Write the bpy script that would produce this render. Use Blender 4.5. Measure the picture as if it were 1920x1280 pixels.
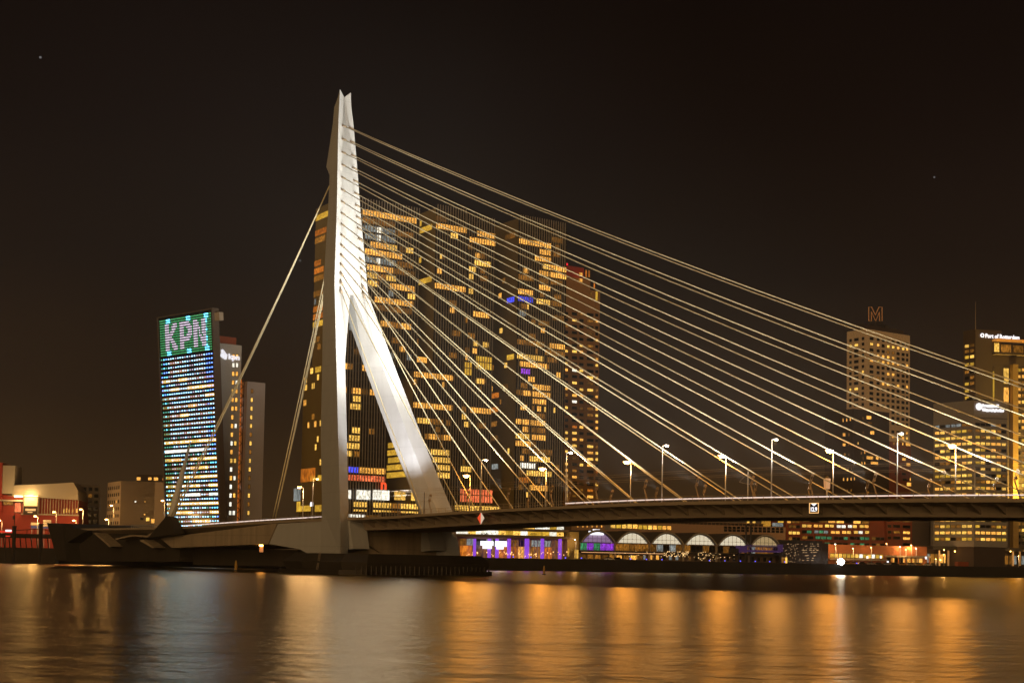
import bpy, bmesh, math, random
from mathutils import Vector, Matrix
import numpy as np
random.seed(7)
R = math.radians
for o in list(bpy.data.objects): bpy.data.objects.remove(o)
SC = bpy.context.scene
COL = SC.collection

# ------------------------------------------------------------------ camera
F, TH, RO, HC = 2600.0, R(3.0), R(1.0), 4.5           # focal length in px of a 1920 px wide frame, pitch, roll, height
SH = 409 - F*math.tan(TH)
ct, st, cr, sr = math.cos(TH), math.sin(TH), math.cos(RO), math.sin(RO)
cam = bpy.data.cameras.new('camera'); cam.lens = F/1920*36; cam.sensor_width = 36
cam.shift_y = SH/1920; cam.clip_start = 1; cam.clip_end = 9000
co = bpy.data.objects.new('camera', cam); COL.objects.link(co); SC.camera = co
fw = Vector((0, ct, st)); up0 = Vector((0, -st, ct)); rt0 = Vector((1, 0, 0))
rt = rt0*cr + up0*sr; up = -rt0*sr + up0*cr
co.matrix_world = Matrix(((rt.x, up.x, -fw.x, 0), (rt.y, up.y, -fw.y, 0), (rt.z, up.z, -fw.z, HC), (0, 0, 0, 1)))

# ------------------------------------------------------------------ night sky with city glow
W = bpy.data.worlds.new('World'); SC.world = W; W.use_nodes = True
nt = W.node_tree; nt.nodes.clear()
wo = nt.nodes.new('ShaderNodeOutputWorld'); bg = nt.nodes.new('ShaderNodeBackground')
tc = nt.nodes.new('ShaderNodeTexCoord'); sx = nt.nodes.new('ShaderNodeSeparateXYZ')
rp = nt.nodes.new('ShaderNodeValToRGB')
nt.links.new(tc.outputs['Generated'], sx.inputs[0]); nt.links.new(sx.outputs['Z'], rp.inputs[0])
el = rp.color_ramp.elements
el[0].position = 0.0; el[0].color = (.058, .029, .0105, 1)
el[1].position = 1.0; el[1].color = (.0022, .0012, .0011, 1)
for p, c in ((.05, (.046, .0235, .0090, 1)), (.11, (.0250, .0138, .0072, 1)), (.20, (.0110, .0066, .0047, 1)), (.30, (.0058, .0031, .0026, 1)), (.42, (.0032, .0016, .0014, 1))):
    e = el.new(p); e.color = c
nz = nt.nodes.new('ShaderNodeTexNoise'); nz.inputs['Scale'].default_value = 2.2; nz.inputs['Detail'].default_value = 3
mr = nt.nodes.new('ShaderNodeMapRange'); mr.inputs['From Min'].default_value = .3; mr.inputs['From Max'].default_value = .7; mr.inputs['To Min'].default_value = .72; mr.inputs['To Max'].default_value = 1.28
nt.links.new(tc.outputs['Generated'], nz.inputs['Vector']); nt.links.new(nz.outputs['Fac'], mr.inputs['Value'])
nt.links.new(mr.outputs[0], bg.inputs['Strength']); nt.links.new(rp.outputs['Color'], bg.inputs['Color'])
# a few faint stars
vs_ = nt.nodes.new('ShaderNodeTexVoronoi'); vs_.inputs['Scale'].default_value = 26; vs_.inputs['Randomness'].default_value = 1
lt = nt.nodes.new('ShaderNodeMath'); lt.operation = 'LESS_THAN'; lt.inputs[1].default_value = .022
mm_ = nt.nodes.new('ShaderNodeMapRange'); mm_.inputs['From Min'].default_value = .12; mm_.inputs['From Max'].default_value = .3
m2_ = nt.nodes.new('ShaderNodeMath'); m2_.operation = 'MULTIPLY'; m3_ = nt.nodes.new('ShaderNodeMath'); m3_.operation = 'MULTIPLY'; m3_.inputs[1].default_value = .16
bg2 = nt.nodes.new('ShaderNodeBackground'); ad = nt.nodes.new('ShaderNodeAddShader')
nt.links.new(tc.outputs['Generated'], vs_.inputs['Vector']); nt.links.new(vs_.outputs['Distance'], lt.inputs[0]); nt.links.new(sx.outputs['Z'], mm_.inputs['Value'])
nt.links.new(lt.outputs[0], m2_.inputs[0]); nt.links.new(mm_.outputs[0], m2_.inputs[1]); nt.links.new(m2_.outputs[0], m3_.inputs[0]); nt.links.new(m3_.outputs[0], bg2.inputs['Strength'])
nt.links.new(bg.outputs[0], ad.inputs[0]); nt.links.new(bg2.outputs[0], ad.inputs[1]); nt.links.new(ad.outputs[0], wo.inputs[0])
# faint, broad glow of the city behind the camera (night: a sun lamp turned almost off)
sl = bpy.data.lights.new('sun', 'SUN'); sl.energy = .92; sl.angle = R(40); sl.color = (1, .60, .25)
so = bpy.data.objects.new('sun', sl); COL.objects.link(so)
so.rotation_euler = Vector((.16, .95, -.20)).to_track_quat('-Z', 'Y').to_euler()
SC.view_settings.view_transform = 'Standard'; SC.view_settings.look = 'None'
SC.view_settings.exposure = 0; SC.view_settings.gamma = 1
SC.cycles.use_denoising = True; SC.cycles.use_adaptive_sampling = True; SC.cycles.adaptive_threshold = .03
SC.cycles.max_bounces = 3; SC.cycles.diffuse_bounces = 1; SC.cycles.glossy_bounces = 2; SC.cycles.transmission_bounces = 2
SC.cycles.sample_clamp_indirect = 4; SC.cycles.sample_clamp_direct = 0
SC.cycles.caustics_reflective = False; SC.cycles.caustics_refractive = False

# ------------------------------------------------------------------ picture <-> place helpers
def ray(px, py):
    a2, b2 = px-960, 640+SH-py
    a = a2*cr - b2*sr; b = a2*sr + b2*cr
    u, X = b/F, a/F
    return Vector((X, ct - st*u, st + ct*u))
def at(px, py, Y):
    d = ray(px, py); return Vector((0, 0, HC)) + d*(Y/d.y)
class Plane:                                           # vertical wall plane: origin, heading; outward side is to the right of the heading
    def __init__(s, p, d):
        s.o = Vector((p[0], p[1], 0)); s.d = Vector((d[0], d[1], 0)).normalized(); s.n = Vector((s.d.y, -s.d.x, 0))
    def hit(s, px, py):
        r = ray(px, py); t = (s.o - Vector((0, 0, HC))).dot(s.n)/r.dot(s.n)
        q = Vector((0, 0, HC)) + r*t
        return (q - s.o).dot(s.d), q.z
    def pt(s, a, z, out=0.0):
        q = s.o + s.d*a + s.n*out; return Vector((q.x, q.y, z))

# ------------------------------------------------------------------ materials
MAT = {}
def mat(name, col, rough=.6, metal=0.0, var=.25, scale=.15, emit=None, es=0.0, spec=.5, bump=0.0, streak=False):
    if name in MAT: return MAT[name]
    m = bpy.data.materials.new(name); m.use_nodes = True; n = m.node_tree
    b = n.nodes['Principled BSDF']; b.inputs['Roughness'].default_value = rough; b.inputs['Metallic'].default_value = metal
    b.inputs['Specular IOR Level'].default_value = spec
    c = (*col, 1)
    if var:
        t = n.nodes.new('ShaderNodeTexCoord'); mp = n.nodes.new('ShaderNodeMapping'); q = n.nodes.new('ShaderNodeTexNoise'); x = n.nodes.new('ShaderNodeMix'); x.data_type = 'RGBA'
        mp.inputs['Scale'].default_value = (1, 1, .12) if streak else (1, 1, 1)
        q.inputs['Scale'].default_value = scale; q.inputs['Detail'].default_value = 6; q.inputs['Roughness'].default_value = .65
        n.links.new(t.outputs['Object'], mp.inputs[0]); n.links.new(mp.outputs[0], q.inputs['Vector'])
        x.inputs['A'].default_value = tuple(v*(1-var) for v in col)+(1,); x.inputs['B'].default_value = tuple(min(1, v*(1+var)) for v in col)+(1,)
        n.links.new(q.outputs['Fac'], x.inputs['Factor']); n.links.new(x.outputs['Result'], b.inputs['Base Color'])
        if bump:
            bp = n.nodes.new('ShaderNodeBump'); bp.inputs['Strength'].default_value = bump
            n.links.new(q.outputs['Fac'], bp.inputs['Height']); n.links.new(bp.outputs[0], b.inputs['Normal'])
    else: b.inputs['Base Color'].default_value = c
    if emit:
        b.inputs['Emission Color'].default_value = (*emit, 1); b.inputs['Emission Strength'].default_value = es
        m.cycles.emission_sampling = 'NONE' if es < 30 else 'AUTO'
    MAT[name] = m; return m
def lit(name, lo, hi, stripes=6.0, rnd=(.75, 1.35), rows=1.5):
    """glowing interior seen through glass: patchy, different for every window"""
    m = bpy.data.materials.new(name); m.use_nodes = True; n = m.node_tree
    b = n.nodes['Principled BSDF']; b.inputs['Base Color'].default_value = (.03, .03, .03, 1); b.inputs['Roughness'].default_value = .3
    t = n.nodes.new('ShaderNodeTexCoord'); mp = n.nodes.new('ShaderNodeMapping'); mp.inputs['Scale'].default_value = (stripes, 1, rows)
    oi = n.nodes.new('ShaderNodeObjectInfo'); ml = n.nodes.new('ShaderNodeMath'); ml.operation = 'MULTIPLY'; ml.inputs[1].default_value = 97
    q = n.nodes.new('ShaderNodeTexNoise'); q.noise_dimensions = '4D'; q.inputs['Scale'].default_value = 1.6; q.inputs['Detail'].default_value = 3
    ra = n.nodes.new('ShaderNodeValToRGB'); ra.color_ramp.elements[0].position = .34; ra.color_ramp.elements[1].position = .66
    ra.color_ramp.elements[0].color = (*lo, 1); ra.color_ramp.elements[1].color = (*hi, 1)
    mr = n.nodes.new('ShaderNodeMapRange'); mr.inputs['To Min'].default_value, mr.inputs['To Max'].default_value = rnd
    n.links.new(t.outputs['Object'], mp.inputs[0]); n.links.new(mp.outputs[0], q.inputs['Vector']); n.links.new(oi.outputs['Random'], ml.inputs[0]); n.links.new(ml.outputs[0], q.inputs['W'])
    n.links.new(q.outputs['Fac'], ra.inputs[0]); n.links.new(ra.outputs[0], b.inputs['Emission Color']); n.links.new(oi.outputs['Random'], mr.inputs['Value']); n.links.new(mr.outputs[0], b.inputs['Emission Strength'])
    m.cycles.emission_sampling = 'NONE'
    MAT[name] = m; return m
LIT = {'o': lit('window_orange', (.26, .085, .006), (2.05, .95, .16), stripes=7, rows=2.5), 'y': lit('window_yellow', (.32, .15, .010), (1.9, 1.08, .20), stripes=7, rows=2.5),
       'w': lit('window_white', (.50, .46, .32), (1.8, 1.7, 1.45)), 'd': lit('window_dim', (.03, .012, .001), (.42, .16, .018), rnd=(.4, 1.5)),
       'c': lit('window_cool_dim', (.03, .032, .03), (.33, .36, .34)), 'b': lit('window_blue', (.02, .03, .22), (.12, .14, 1.5)),
       'p': lit('window_purple', (.10, .015, .22), (.55, .08, 1.2)), 'r': lit('window_red', (.35, .02, .01), (1.6, .35, .12)),
       'g': lit('window_green', (.006, .02, .012), (.05, .32, .13)), 'k': mat('window_dark', (.012, .011, .010), .18, var=0),
       'e': lit('window_amber', (.55, .26, .02), (1.0, .60, .06), stripes=2, rnd=(.6, 1.0)),
       'f': lit('window_deep_orange', (.25, .05, .004), (.9, .26, .02), stripes=3, rnd=(.6, 1.1))}
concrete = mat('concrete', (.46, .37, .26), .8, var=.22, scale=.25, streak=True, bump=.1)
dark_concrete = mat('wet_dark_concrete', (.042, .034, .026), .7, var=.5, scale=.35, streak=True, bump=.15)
steel_white = mat('white_bridge_paint', (.56, .57, .58), .5, var=.05, scale=.12)
def seams(m, step, dark, stain=.9):
    n = m.node_tree; b = n.nodes['Principled BSDF']; src = b.inputs['Base Color'].links[0].from_socket
    t = n.nodes.new('ShaderNodeTexCoord'); sp = n.nodes.new('ShaderNodeSeparateXYZ'); md = n.nodes.new('ShaderNodeMath'); md.operation = 'MODULO'; md.inputs[1].default_value = step
    l = n.nodes.new('ShaderNodeMath'); l.operation = 'LESS_THAN'; l.inputs[1].default_value = .16
    q = n.nodes.new('ShaderNodeTexNoise'); mp = n.nodes.new('ShaderNodeMapping'); mp.inputs['Scale'].default_value = (.9, .9, .035); q.inputs['Scale'].default_value = 1; q.inputs['Detail'].default_value = 5
    mr = n.nodes.new('ShaderNodeMapRange'); mr.inputs['From Min'].default_value = .35; mr.inputs['From Max'].default_value = .7; mr.inputs['To Min'].default_value = 1; mr.inputs['To Max'].default_value = stain
    k = n.nodes.new('ShaderNodeMapRange'); k.inputs['To Min'].default_value = 1; k.inputs['To Max'].default_value = dark
    mu = n.nodes.new('ShaderNodeMath'); mu.operation = 'MULTIPLY'; mx = n.nodes.new('ShaderNodeVectorMath'); mx.operation = 'SCALE'
    n.links.new(t.outputs['Object'], sp.inputs[0]); n.links.new(sp.outputs['Z'], md.inputs[0]); n.links.new(md.outputs[0], l.inputs[0]); n.links.new(l.outputs[0], k.inputs['Value'])
    n.links.new(t.outputs['Object'], mp.inputs[0]); n.links.new(mp.outputs[0], q.inputs['Vector']); n.links.new(q.outputs['Fac'], mr.inputs['Value'])
    n.links.new(k.outputs[0], mu.inputs[0]); n.links.new(mr.outputs[0], mu.inputs[1]); n.links.new(src, mx.inputs[0]); n.links.new(mu.outputs[0], mx.inputs['Scale']); n.links.new(mx.outputs[0], b.inputs['Base Color'])
seams(steel_white, 7.2, .86, .93); seams(concrete, 3.4, .78, .75)
cable_mat = mat('cable_sheath', (.78, .70, .47), .55, var=.06, scale=.3)
steel_grey = mat('grey_deck_steel', (.42, .34, .25), .6, var=.15, scale=.4)
steel_dark = mat('dark_steel', (.07, .065, .06), .5, .3, var=.2)
pole_mat = mat('galvanised_pole', (.55, .55, .55), .45, .2, var=.1)
asphalt = mat('asphalt', (.055, .052, .05), .85, var=.3, scale=.6)
glass_dark = mat('dark_facade_glass', (.022, .019, .017), .22, var=.2, scale=.05)
fin_mat = mat('aluminium_fin', (.36, .325, .28), .5, var=.12, scale=.2)
fin_olive = mat('bronze_cladding', (.27, .20, .075), .55, var=.2, scale=.1)
clad_grey = mat('grey_cladding', (.33, .30, .275), .7, var=.12, scale=.12)
brick_red = mat('red_brick', (.33, .085, .04), .85, var=.25, scale=.3)
brick_orange = mat('brown_brick', (.46, .25, .10), .85, var=.25, scale=.2)
brick_dark = mat('black_brick', (.065, .045, .035), .85, var=.3, scale=.3)
panel_white = mat('pale_stone_panel', (.84, .66, .47), .75, var=.12, scale=.2)
red_panel = mat('red_render', (.46, .055, .035), .7, var=.15, scale=.3)
zinc = mat('beige_metal_cladding', (.52, .44, .33), .5, var=.10, scale=.12)
frame_dark = mat('window_frame', (.10, .085, .07), .6, var=0)
LAMP = mat('lamp_lens', (.8, .8, .8), .4, var=0, emit=(1, .48, .10), es=30)
LAMPW = mat('lamp_lens_white', (.8, .8, .8), .4, var=0, emit=(1, .93, .85), es=14)
STRIP = mat('trail_glow', (.8, .8, .8), .4, var=0, emit=(1, .80, .72), es=.95)  # glow of the added headlight-trail strips, not a fitted lamp
SIGNW = mat('sign_white_light', (.8, .8, .8), .4, var=0, emit=(.92, .93, 1), es=1.5)

# ------------------------------------------------------------------ mesh building
BASE = {}
def reg(o, base): BASE[o.name] = base; return o
class MB:
    def __init__(s): s.v = []; s.f = []
    def quadbox(s, o, a, b, c):                       # origin corner and three edge vectors
        i = len(s.v); o = Vector(o)
        for k in (0, 1):
            for q in (o, o+a, o+a+b, o+b): s.v.append(q + c*k)
        s.f += [(i, i+3, i+2, i+1), (i+4, i+5, i+6, i+7)] + [(i+k, i+(k+1) % 4, i+4+(k+1) % 4, i+4+k) for k in range(4)]
        return s
    def box(s, x0, y0, z0, x1, y1, z1):
        return s.quadbox((x0, y0, z0), Vector((x1-x0, 0, 0)), Vector((0, y1-y0, 0)), Vector((0, 0, z1-z0)))
    def pbox(s, pl, a0, a1, z0, z1, o0, o1):           # box on a wall plane: along, height, from depth o0 to o1 (outward positive)
        return s.quadbox(pl.pt(a0, z0, o0), pl.d*(a1-a0), Vector((0, 0, z1-z0)), pl.n*(o1-o0))
    def prism(s, pts, z0, z1):
        i = len(s.v); n = len(pts)
        for z in (z0, z1):
            for p in pts: s.v.append(Vector((p[0], p[1], z)))
        s.f += [tuple(range(i+n-1, i-1, -1)), tuple(range(i+n, i+2*n))] + [(i+k, i+(k+1) % n, i+n+(k+1) % n, i+n+k) for k in range(n)]
        return s
    def loft(s, rings, cap=True):
        n = len(rings[0]); i = len(s.v)
        for r in rings: s.v += [Vector(p) for p in r]
        for j in range(len(rings)-1):
            for k in range(n):
                a, b = i+j*n+k, i+j*n+(k+1) % n
                s.f.append((a, b, b+n, a+n))
        if cap: s.f += [tuple(range(i+n-1, i-1, -1)), tuple(range(i+(len(rings)-1)*n, i+len(rings)*n))]
        return s
    def tube(s, pts, r, n=8):
        pts = [Vector(p) for p in pts]; rings = []
        rr = r if isinstance(r, (list, tuple)) else [r]*len(pts)
        for k, p in enumerate(pts):
            d = (pts[min(k+1, len(pts)-1)] - pts[max(k-1, 0)]).normalized()
            e = d.cross(Vector((0, 0, 1)) if abs(d.z) < .95 else Vector((1, 0, 0))).normalized(); g = d.cross(e)
            rings.append([p + (e*math.cos(2*math.pi*q/n) + g*math.sin(2*math.pi*q/n))*rr[k] for q in range(n)])
        return s.loft(rings)
    def poly(s, pts, thick):                           # flat outline with thickness vector
        i = len(s.v); n = len(pts); pts = [Vector(p) for p in pts]
        s.v += pts + [p + thick for p in pts]
        s.f += [tuple(range(i+n-1, i-1, -1)), tuple(range(i+n, i+2*n))] + [(i+k, i+(k+1) % n, i+n+(k+1) % n, i+n+k) for k in range(n)]
        return s
    def build(s, name, m, parent=None, smooth=False):
        base = BASE[parent.name] if parent else Vector((0, 0, 0))
        me = bpy.data.meshes.new(name); me.from_pydata([tuple(v-base) for v in s.v], [], s.f)
        bm = bmesh.new(); bm.from_mesh(me); bmesh.ops.recalc_face_normals(bm, faces=bm.faces); bm.to_mesh(me); bm.free()
        if smooth: me.polygons.foreach_set('use_smooth', [True]*len(me.polygons))
        me.materials.append(m)
        o = bpy.data.objects.new(name, me); COL.objects.link(o)
        if parent: o.parent = parent
        return reg(o, base)
def tag(o, label, cat, group=None):
    o['label'] = label; o['category'] = cat
    if group: o['group'] = group
    return o
def struct(o): o['kind'] = 'structure'; return o
def stuff(o): o['kind'] = 'stuff'; return o
def thing(name, label, cat, base, group=None):
    o = bpy.data.objects.new(name, None); COL.objects.link(o); o.location = base; o.empty_display_size = .5
    return tag(reg(o, Vector(base)), label, cat, group)

# unit window: x 0..1 along the wall, z 0..1 up, outward is -y.  slot 0 frame, slot 1 pane
def unit_window(fx, fz, dep=.12):
    me = bpy.data.meshes.new('window'); v = []; f = []; mi = []
    def bx(x0, z0, x1, z1, y0, y1, m):
        i = len(v); v.extend([(x0, y0, z0), (x1, y0, z0), (x1, y0, z1), (x0, y0, z1), (x0, y1, z0), (x1, y1, z0), (x1, y1, z1), (x0, y1, z1)])
        f.extend([(i, i+1, i+2, i+3), (i, i+4, i+5, i+1), (i+1, i+5, i+6, i+2), (i+2, i+6, i+7, i+3), (i+3, i+7, i+4, i)]); mi.extend([m]*5)
    if fx:
        bx(0, 0, fx, 1, -dep, 0, 0); bx(1-fx, 0, 1, 1, -dep, 0, 0); bx(fx, 0, 1-fx, fz, -dep, 0, 0); bx(fx, 1-fz, 1-fx, 1, -dep, 0, 0)
    bx(fx, fz, 1-fx, 1-fz, -dep*.4, 0, 1)
    me.from_pydata(v, [], f); me.polygons.foreach_set('material_index', mi); me.materials.append(frame_dark); me.materials.append(LIT['k'])
    return me
UWIN = unit_window(.07, .09); UPANE = unit_window(0, 0, .15)
def window(parent, pl, a0, a1, z0, z1, kind, out=0.0, mesh=None, name='window'):
    o = bpy.data.objects.new(name, mesh or UWIN); COL.objects.link(o); o.parent = parent
    q = pl.pt(a0, z0, out + .003) - BASE[parent.name]
    o.location = q; o.rotation_euler = (0, 0, math.atan2(pl.d.y, pl.d.x)); o.scale = (a1-a0, 1, z1-z0)
    s = o.material_slots[1]; s.link = 'OBJECT'; s.material = LIT[kind] if isinstance(kind, str) else kind
    return o

# ------------------------------------------------------------------ water and ground
def water():
    m = bpy.data.materials.new('river_water'); m.use_nodes = True; n = m.node_tree; b = n.nodes['Principled BSDF']
    b.inputs['Base Color'].default_value = (.92, .76, .52, 1); b.inputs['Metallic'].default_value = .75; b.inputs['Roughness'].default_value = .28; b.inputs['IOR'].default_value = 1.6
    t = n.nodes.new('ShaderNodeTexCoord'); last = None
    for sc, dist, st_ in (((1.0, 1.3, 1), .085, 1.0), ((.30, .45, 1), .16, 1.0), ((.05, .12, 1), .40, 1.0)):
        mp = n.nodes.new('ShaderNodeMapping'); mp.inputs['Scale'].default_value = sc; mp.inputs['Rotation'].default_value = (0, 0, R(4))
        q = n.nodes.new('ShaderNodeTexNoise'); q.inputs['Scale'].default_value = 1; q.inputs['Detail'].default_value = 4
        bp = n.nodes.new('ShaderNodeBump'); bp.inputs['Distance'].default_value = dist; bp.inputs['Strength'].default_value = st_
        n.links.new(t.outputs['Object'], mp.inputs[0]); n.links.new(mp.outputs[0], q.inputs['Vector']); n.links.new(q.outputs['Fac'], bp.inputs['Height'])
        if last: n.links.new(last.outputs[0], bp.inputs['Normal'])
        last = bp
    gl = n.nodes.new('ShaderNodeBsdfGlossy'); gl.distribution = 'BECKMANN'; gl.inputs['Color'].default_value = (.86, .74, .56, 1); gl.inputs['Roughness'].default_value = .30
    n.links.new(last.outputs[0], gl.inputs['Normal']); n.links.new(gl.outputs[0], n.nodes['Material Output'].inputs['Surface'])
    s = MB(); s.v = [Vector(p) for p in ((-2500, -300, 0), (2500, -300, 0), (2500, 1500, 0), (-2500, 1500, 0))]; s.f = [(0, 1, 2, 3)]
    struct(s.build('river_water', m))
water()
quay = mat('quay_stone', (.022, .018, .014), .8, var=.45, scale=.5, streak=True, bump=.1)
paving = mat('quay_paving', (.17, .145, .12), .8, var=.2, scale=.3)
SHORE = [(-1600, 690), (-215, 560), (-128, 500), (-80, 482), (-64, 566), (-13.5, 586), (255, 704), (1200, 1120)]
g = MB(); far = [(4000, 6000), (-4000, 6000)]
g.prism(SHORE + far, 4.6, 5.0); struct(g.build('quay_ground', paving))
g = MB()
for (x0, y0), (x1, y1) in zip(SHORE, SHORE[1:]):
    d = Vector((x1-x0, y1-y0, 0)).normalized(); nn = Vector((d.y, -d.x, 0))
    g.quadbox(Vector((x0, y0, -1)) - nn*.6, Vector((x1-x0, y1-y0, 0)), nn*1.0, Vector((0, 0, 6.25)))
w_ = g.build('quay_wall', quay); tag(w_, 'long dark stone quay wall along the far bank of the river', 'wall')

# ------------------------------------------------------------------ the bridge
PH = .7995
P0 = Vector((-29.907, 377.17, 0)); UA = Vector((math.cos(PH), math.sin(PH), 0)); VA = Vector((math.sin(PH), -math.cos(PH), 0))
def bp(u, v, z): q = P0 + UA*u + VA*v; return Vector((q.x, q.y, z))
DZ = [(-170, 12.2), (-80, 12.6), (-46, 13.8), (-14, 14.7), (17, 15.15), (28, 15.6), (41, 16.04), (55, 16.42), (69, 16.72), (82, 17.0), (96, 17.2), (109, 17.25), (123, 17.2), (136, 17.12), (150, 17.02), (163, 16.9), (177, 16.68), (215, 16.0), (262, 14.9)]
def dz(v): return float(np.interp(v, [a for a, b in DZ], [b for a, b in DZ]))
NEAR = Plane(bp(-17, 0, 0), VA)                        # near edge of the deck; s on it equals v
bridge = thing('cable_stayed_bridge', 'white asymmetric cable-stayed bridge with one bent pylon crossing the river', 'bridge', bp(0, -5, 0))
BB = bridge
# pylon stations: z, A(outer front u,v), B(inner front), C(outer back), D(inner back)
up_st = [(138.0, (2.10, -28.7), (1.2, -28.95), (1.9, -29.6)), (135.2, (2.26, -28.56), (.9, -28.75), (1.7, -31.6)), (130.2, (2.81, -28.07), (.5, -28.2), (2.0, -31.7)),
         (119.2, (3.53, -27.08), (.3, -27.1), (2.5, -33.3)), (117.7, (3.62, -26.95), (.3, -26.97), (2.6, -33.45)), (114.9, (3.78, -26.7), (.3, -26.72), (2.7, -31.7)),
         (103.3, (4.44, -25.77), (.3, -25.8), (3.5, -31.0)), (84.3, (5.93, -24.14), (.3, -24.2), (5.0, -30.25)), (79.5, (6.19, -23.7), (.3, -23.8), (5.4, -30.0))]
py = MB(); rings = []
rings.append([bp(-2.05, -28.72, 139.8), bp(-1.95, -28.78, 139.8), bp(0, -29.24, 137.9), bp(1.95, -28.78, 139.8), bp(2.05, -28.72, 139.8), bp(1.9, -29.0, 139.7), bp(0, -29.5, 137.9), bp(-1.9, -29.0, 139.7)])
for k, (z, A, B, C) in enumerate(up_st):
    val = [-29.15, -28.95, -28.3, -27.1, -26.97, -26.72, -25.8, -24.2, -23.8][k]
    rings.append([bp(-A[0], A[1], z), bp(-B[0], B[1], z), bp(0, val, z), bp(B[0], B[1], z), bp(A[0], A[1], z), bp(C[0], C[1], z), bp(0, C[1], z), bp(-C[0], C[1], z)])
py.loft(rings[::-1])
LEG = [(80.5, (6.12, -23.8), (.25, -23.9), (5.3, -30.05), (.2, -29.6)), (59.2, (10.7, -16.45), (6.82, -17.45), (9.0, -24.9), (5.6, -23.9)),
       (37.6, (15.58, -8.77), (11.5, -10.1), (13.5, -19.0), (10.2, -16.4)), (18.0, (20.26, -1.42), (15.9, -3.2), (17.6, -12.4), (14.2, -8.1)), (5.2, (21.6, .9), (17.6, -1.0), (20.0, -9.6), (16.6, -5.6))]
for s in (-1, 1):
    py.loft([[bp(s*A[0], A[1], z), bp(s*B[0], B[1], z), bp(s*D[0], D[1], z), bp(s*C[0], C[1], z)] for z, A, B, C, D in LEG])
pylon = py.build('pylon', steel_white, BB); pylon['label'] = 'floodlit white bent pylon with two splayed legs'
# stay cables
def cable(p, q, sag, r, n=14):
    pts = []
    for k in range(n+1):
        t = k/n; c = p.lerp(q, t); c.z -= 4*sag*t*(1-t); pts.append(c)
    return MB().tube(pts, r, 6).build('stay_cable', cable_mat, BB, smooth=True)
AZ = [129.2, 125.15, 121.15, 117.4, 113.65]
stp = [3.75 - (3.75-2.35)*k/10 for k in range(11)]; scl = (113.65-80.6)/sum(stp)
for s_ in stp: AZ.append(AZ[-1] - s_*scl)
for k in range(16):                                    # k = 0 shortest
    z = AZ[15-k]; t = (129.2-z)/(129.2-80.6)
    ua = 1.29 + (4.12-1.29)*t; va = -28.3 + (28.3-23.9)*t + .15
    v = 20 + 14*k; L = v - va
    for s in (-1, 1):
        top = bp(s*ua, va, z)
        cable(bp(s*10.15, v, dz(v)+.35), top, 3.4*(L/258)**2, .132)
        an = MB(); dr = (bp(s*10.15, v, dz(v)) - top).normalized()
        an.tube([top - dr*.5, top + dr*1.9], .30, 8); an.build('cable_socket', steel_grey, BB, smooth=True)
for s in (-1, 1):
    for du, dv, z1 in ((-.9, 0, 113.4), (.0, .6, 112.6), (.9, 0, 111.6)):
        cable(bp(s*(18.8+du*.6), -84 + dv, 15.8), bp(s*(2.6+du*.5), -31.2, z1), 1.4, .19)
# deck: slices of one cross-section, with edge fascia, two box girders and cantilever soffit
def sect(v):
    z = dz(v); pts = [(-17, 0), (-17, -.66), (-16.4, -.72), (-12.2, -1.25), (-11.6, -3.15), (-8.9, -3.25), (-8.5, -1.3), (8.5, -1.3), (8.9, -3.25), (11.6, -3.15), (12.2, -1.25), (16.4, -.72), (17, -.66), (17, 0), (10.4, .12), (-10.4, .12)]
    return [bp(u, v, z+h) for u, h in pts]
VS = [-20, -8, 0, 8, 17, 28, 41, 55, 69, 82, 96, 109, 123, 136, 150, 163, 177, 200, 230, 262]
dk = MB().loft([sect(v) for v in VS]); deck = dk.build('deck', steel_grey, BB)
road = MB()
for a, b in zip(VS, VS[1:]):
    i = len(road.v); road.v += [bp(-10, a, dz(a)+.128), bp(10, a, dz(a)+.128), bp(10, b, dz(b)+.128), bp(-10, b, dz(b)+.128)]; road.f.append((i, i+1, i+2, i+3))
road.build('roadway', asphalt, BB)
# cross ribs under the overhang
rib = None
rv = 3.0
while rv < 200:
    for s in (-1, 1):
        if s == 1 and rv > 60: continue
        z = dz(rv)
        if rib is None or True:
            m_ = MB(); m_.poly([bp(s*16.5, rv-.16, z-.70), bp(s*11.5, rv-.16, z-2.75), bp(s*11.5, rv-.16, z-1.2), bp(s*12.2, rv-.16, z-1.2)], VA*.32)
            m_.build('cross_rib', steel_grey, BB)
    rv += 4.667
# railings: posts and rails are too thin to pick apart
for s in (-1, 1):
    rl = MB(); v = -12.0
    while v < 205:
        rl.tube([bp(s*16.8, v, dz(v)), bp(s*16.95, v, dz(v)+1.1)], .055, 4); v += 2.5
    for h in (.45, 1.1):
        rl.tube([bp(s*(16.8+.13*h), v, dz(v)+h) for v in [q for q in VS if q <= 200]], .045, 4)
    stuff(rl.build('railing', steel_grey, BB))
# added glowing strip standing in for headlight trails along the deck edge
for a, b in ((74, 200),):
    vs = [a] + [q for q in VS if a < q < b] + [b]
    MB().tube([bp(-15.6, v, dz(v)+.62) for v in vs], .17, 6).build('headlight_trail_strip', STRIP, BB)
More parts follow.
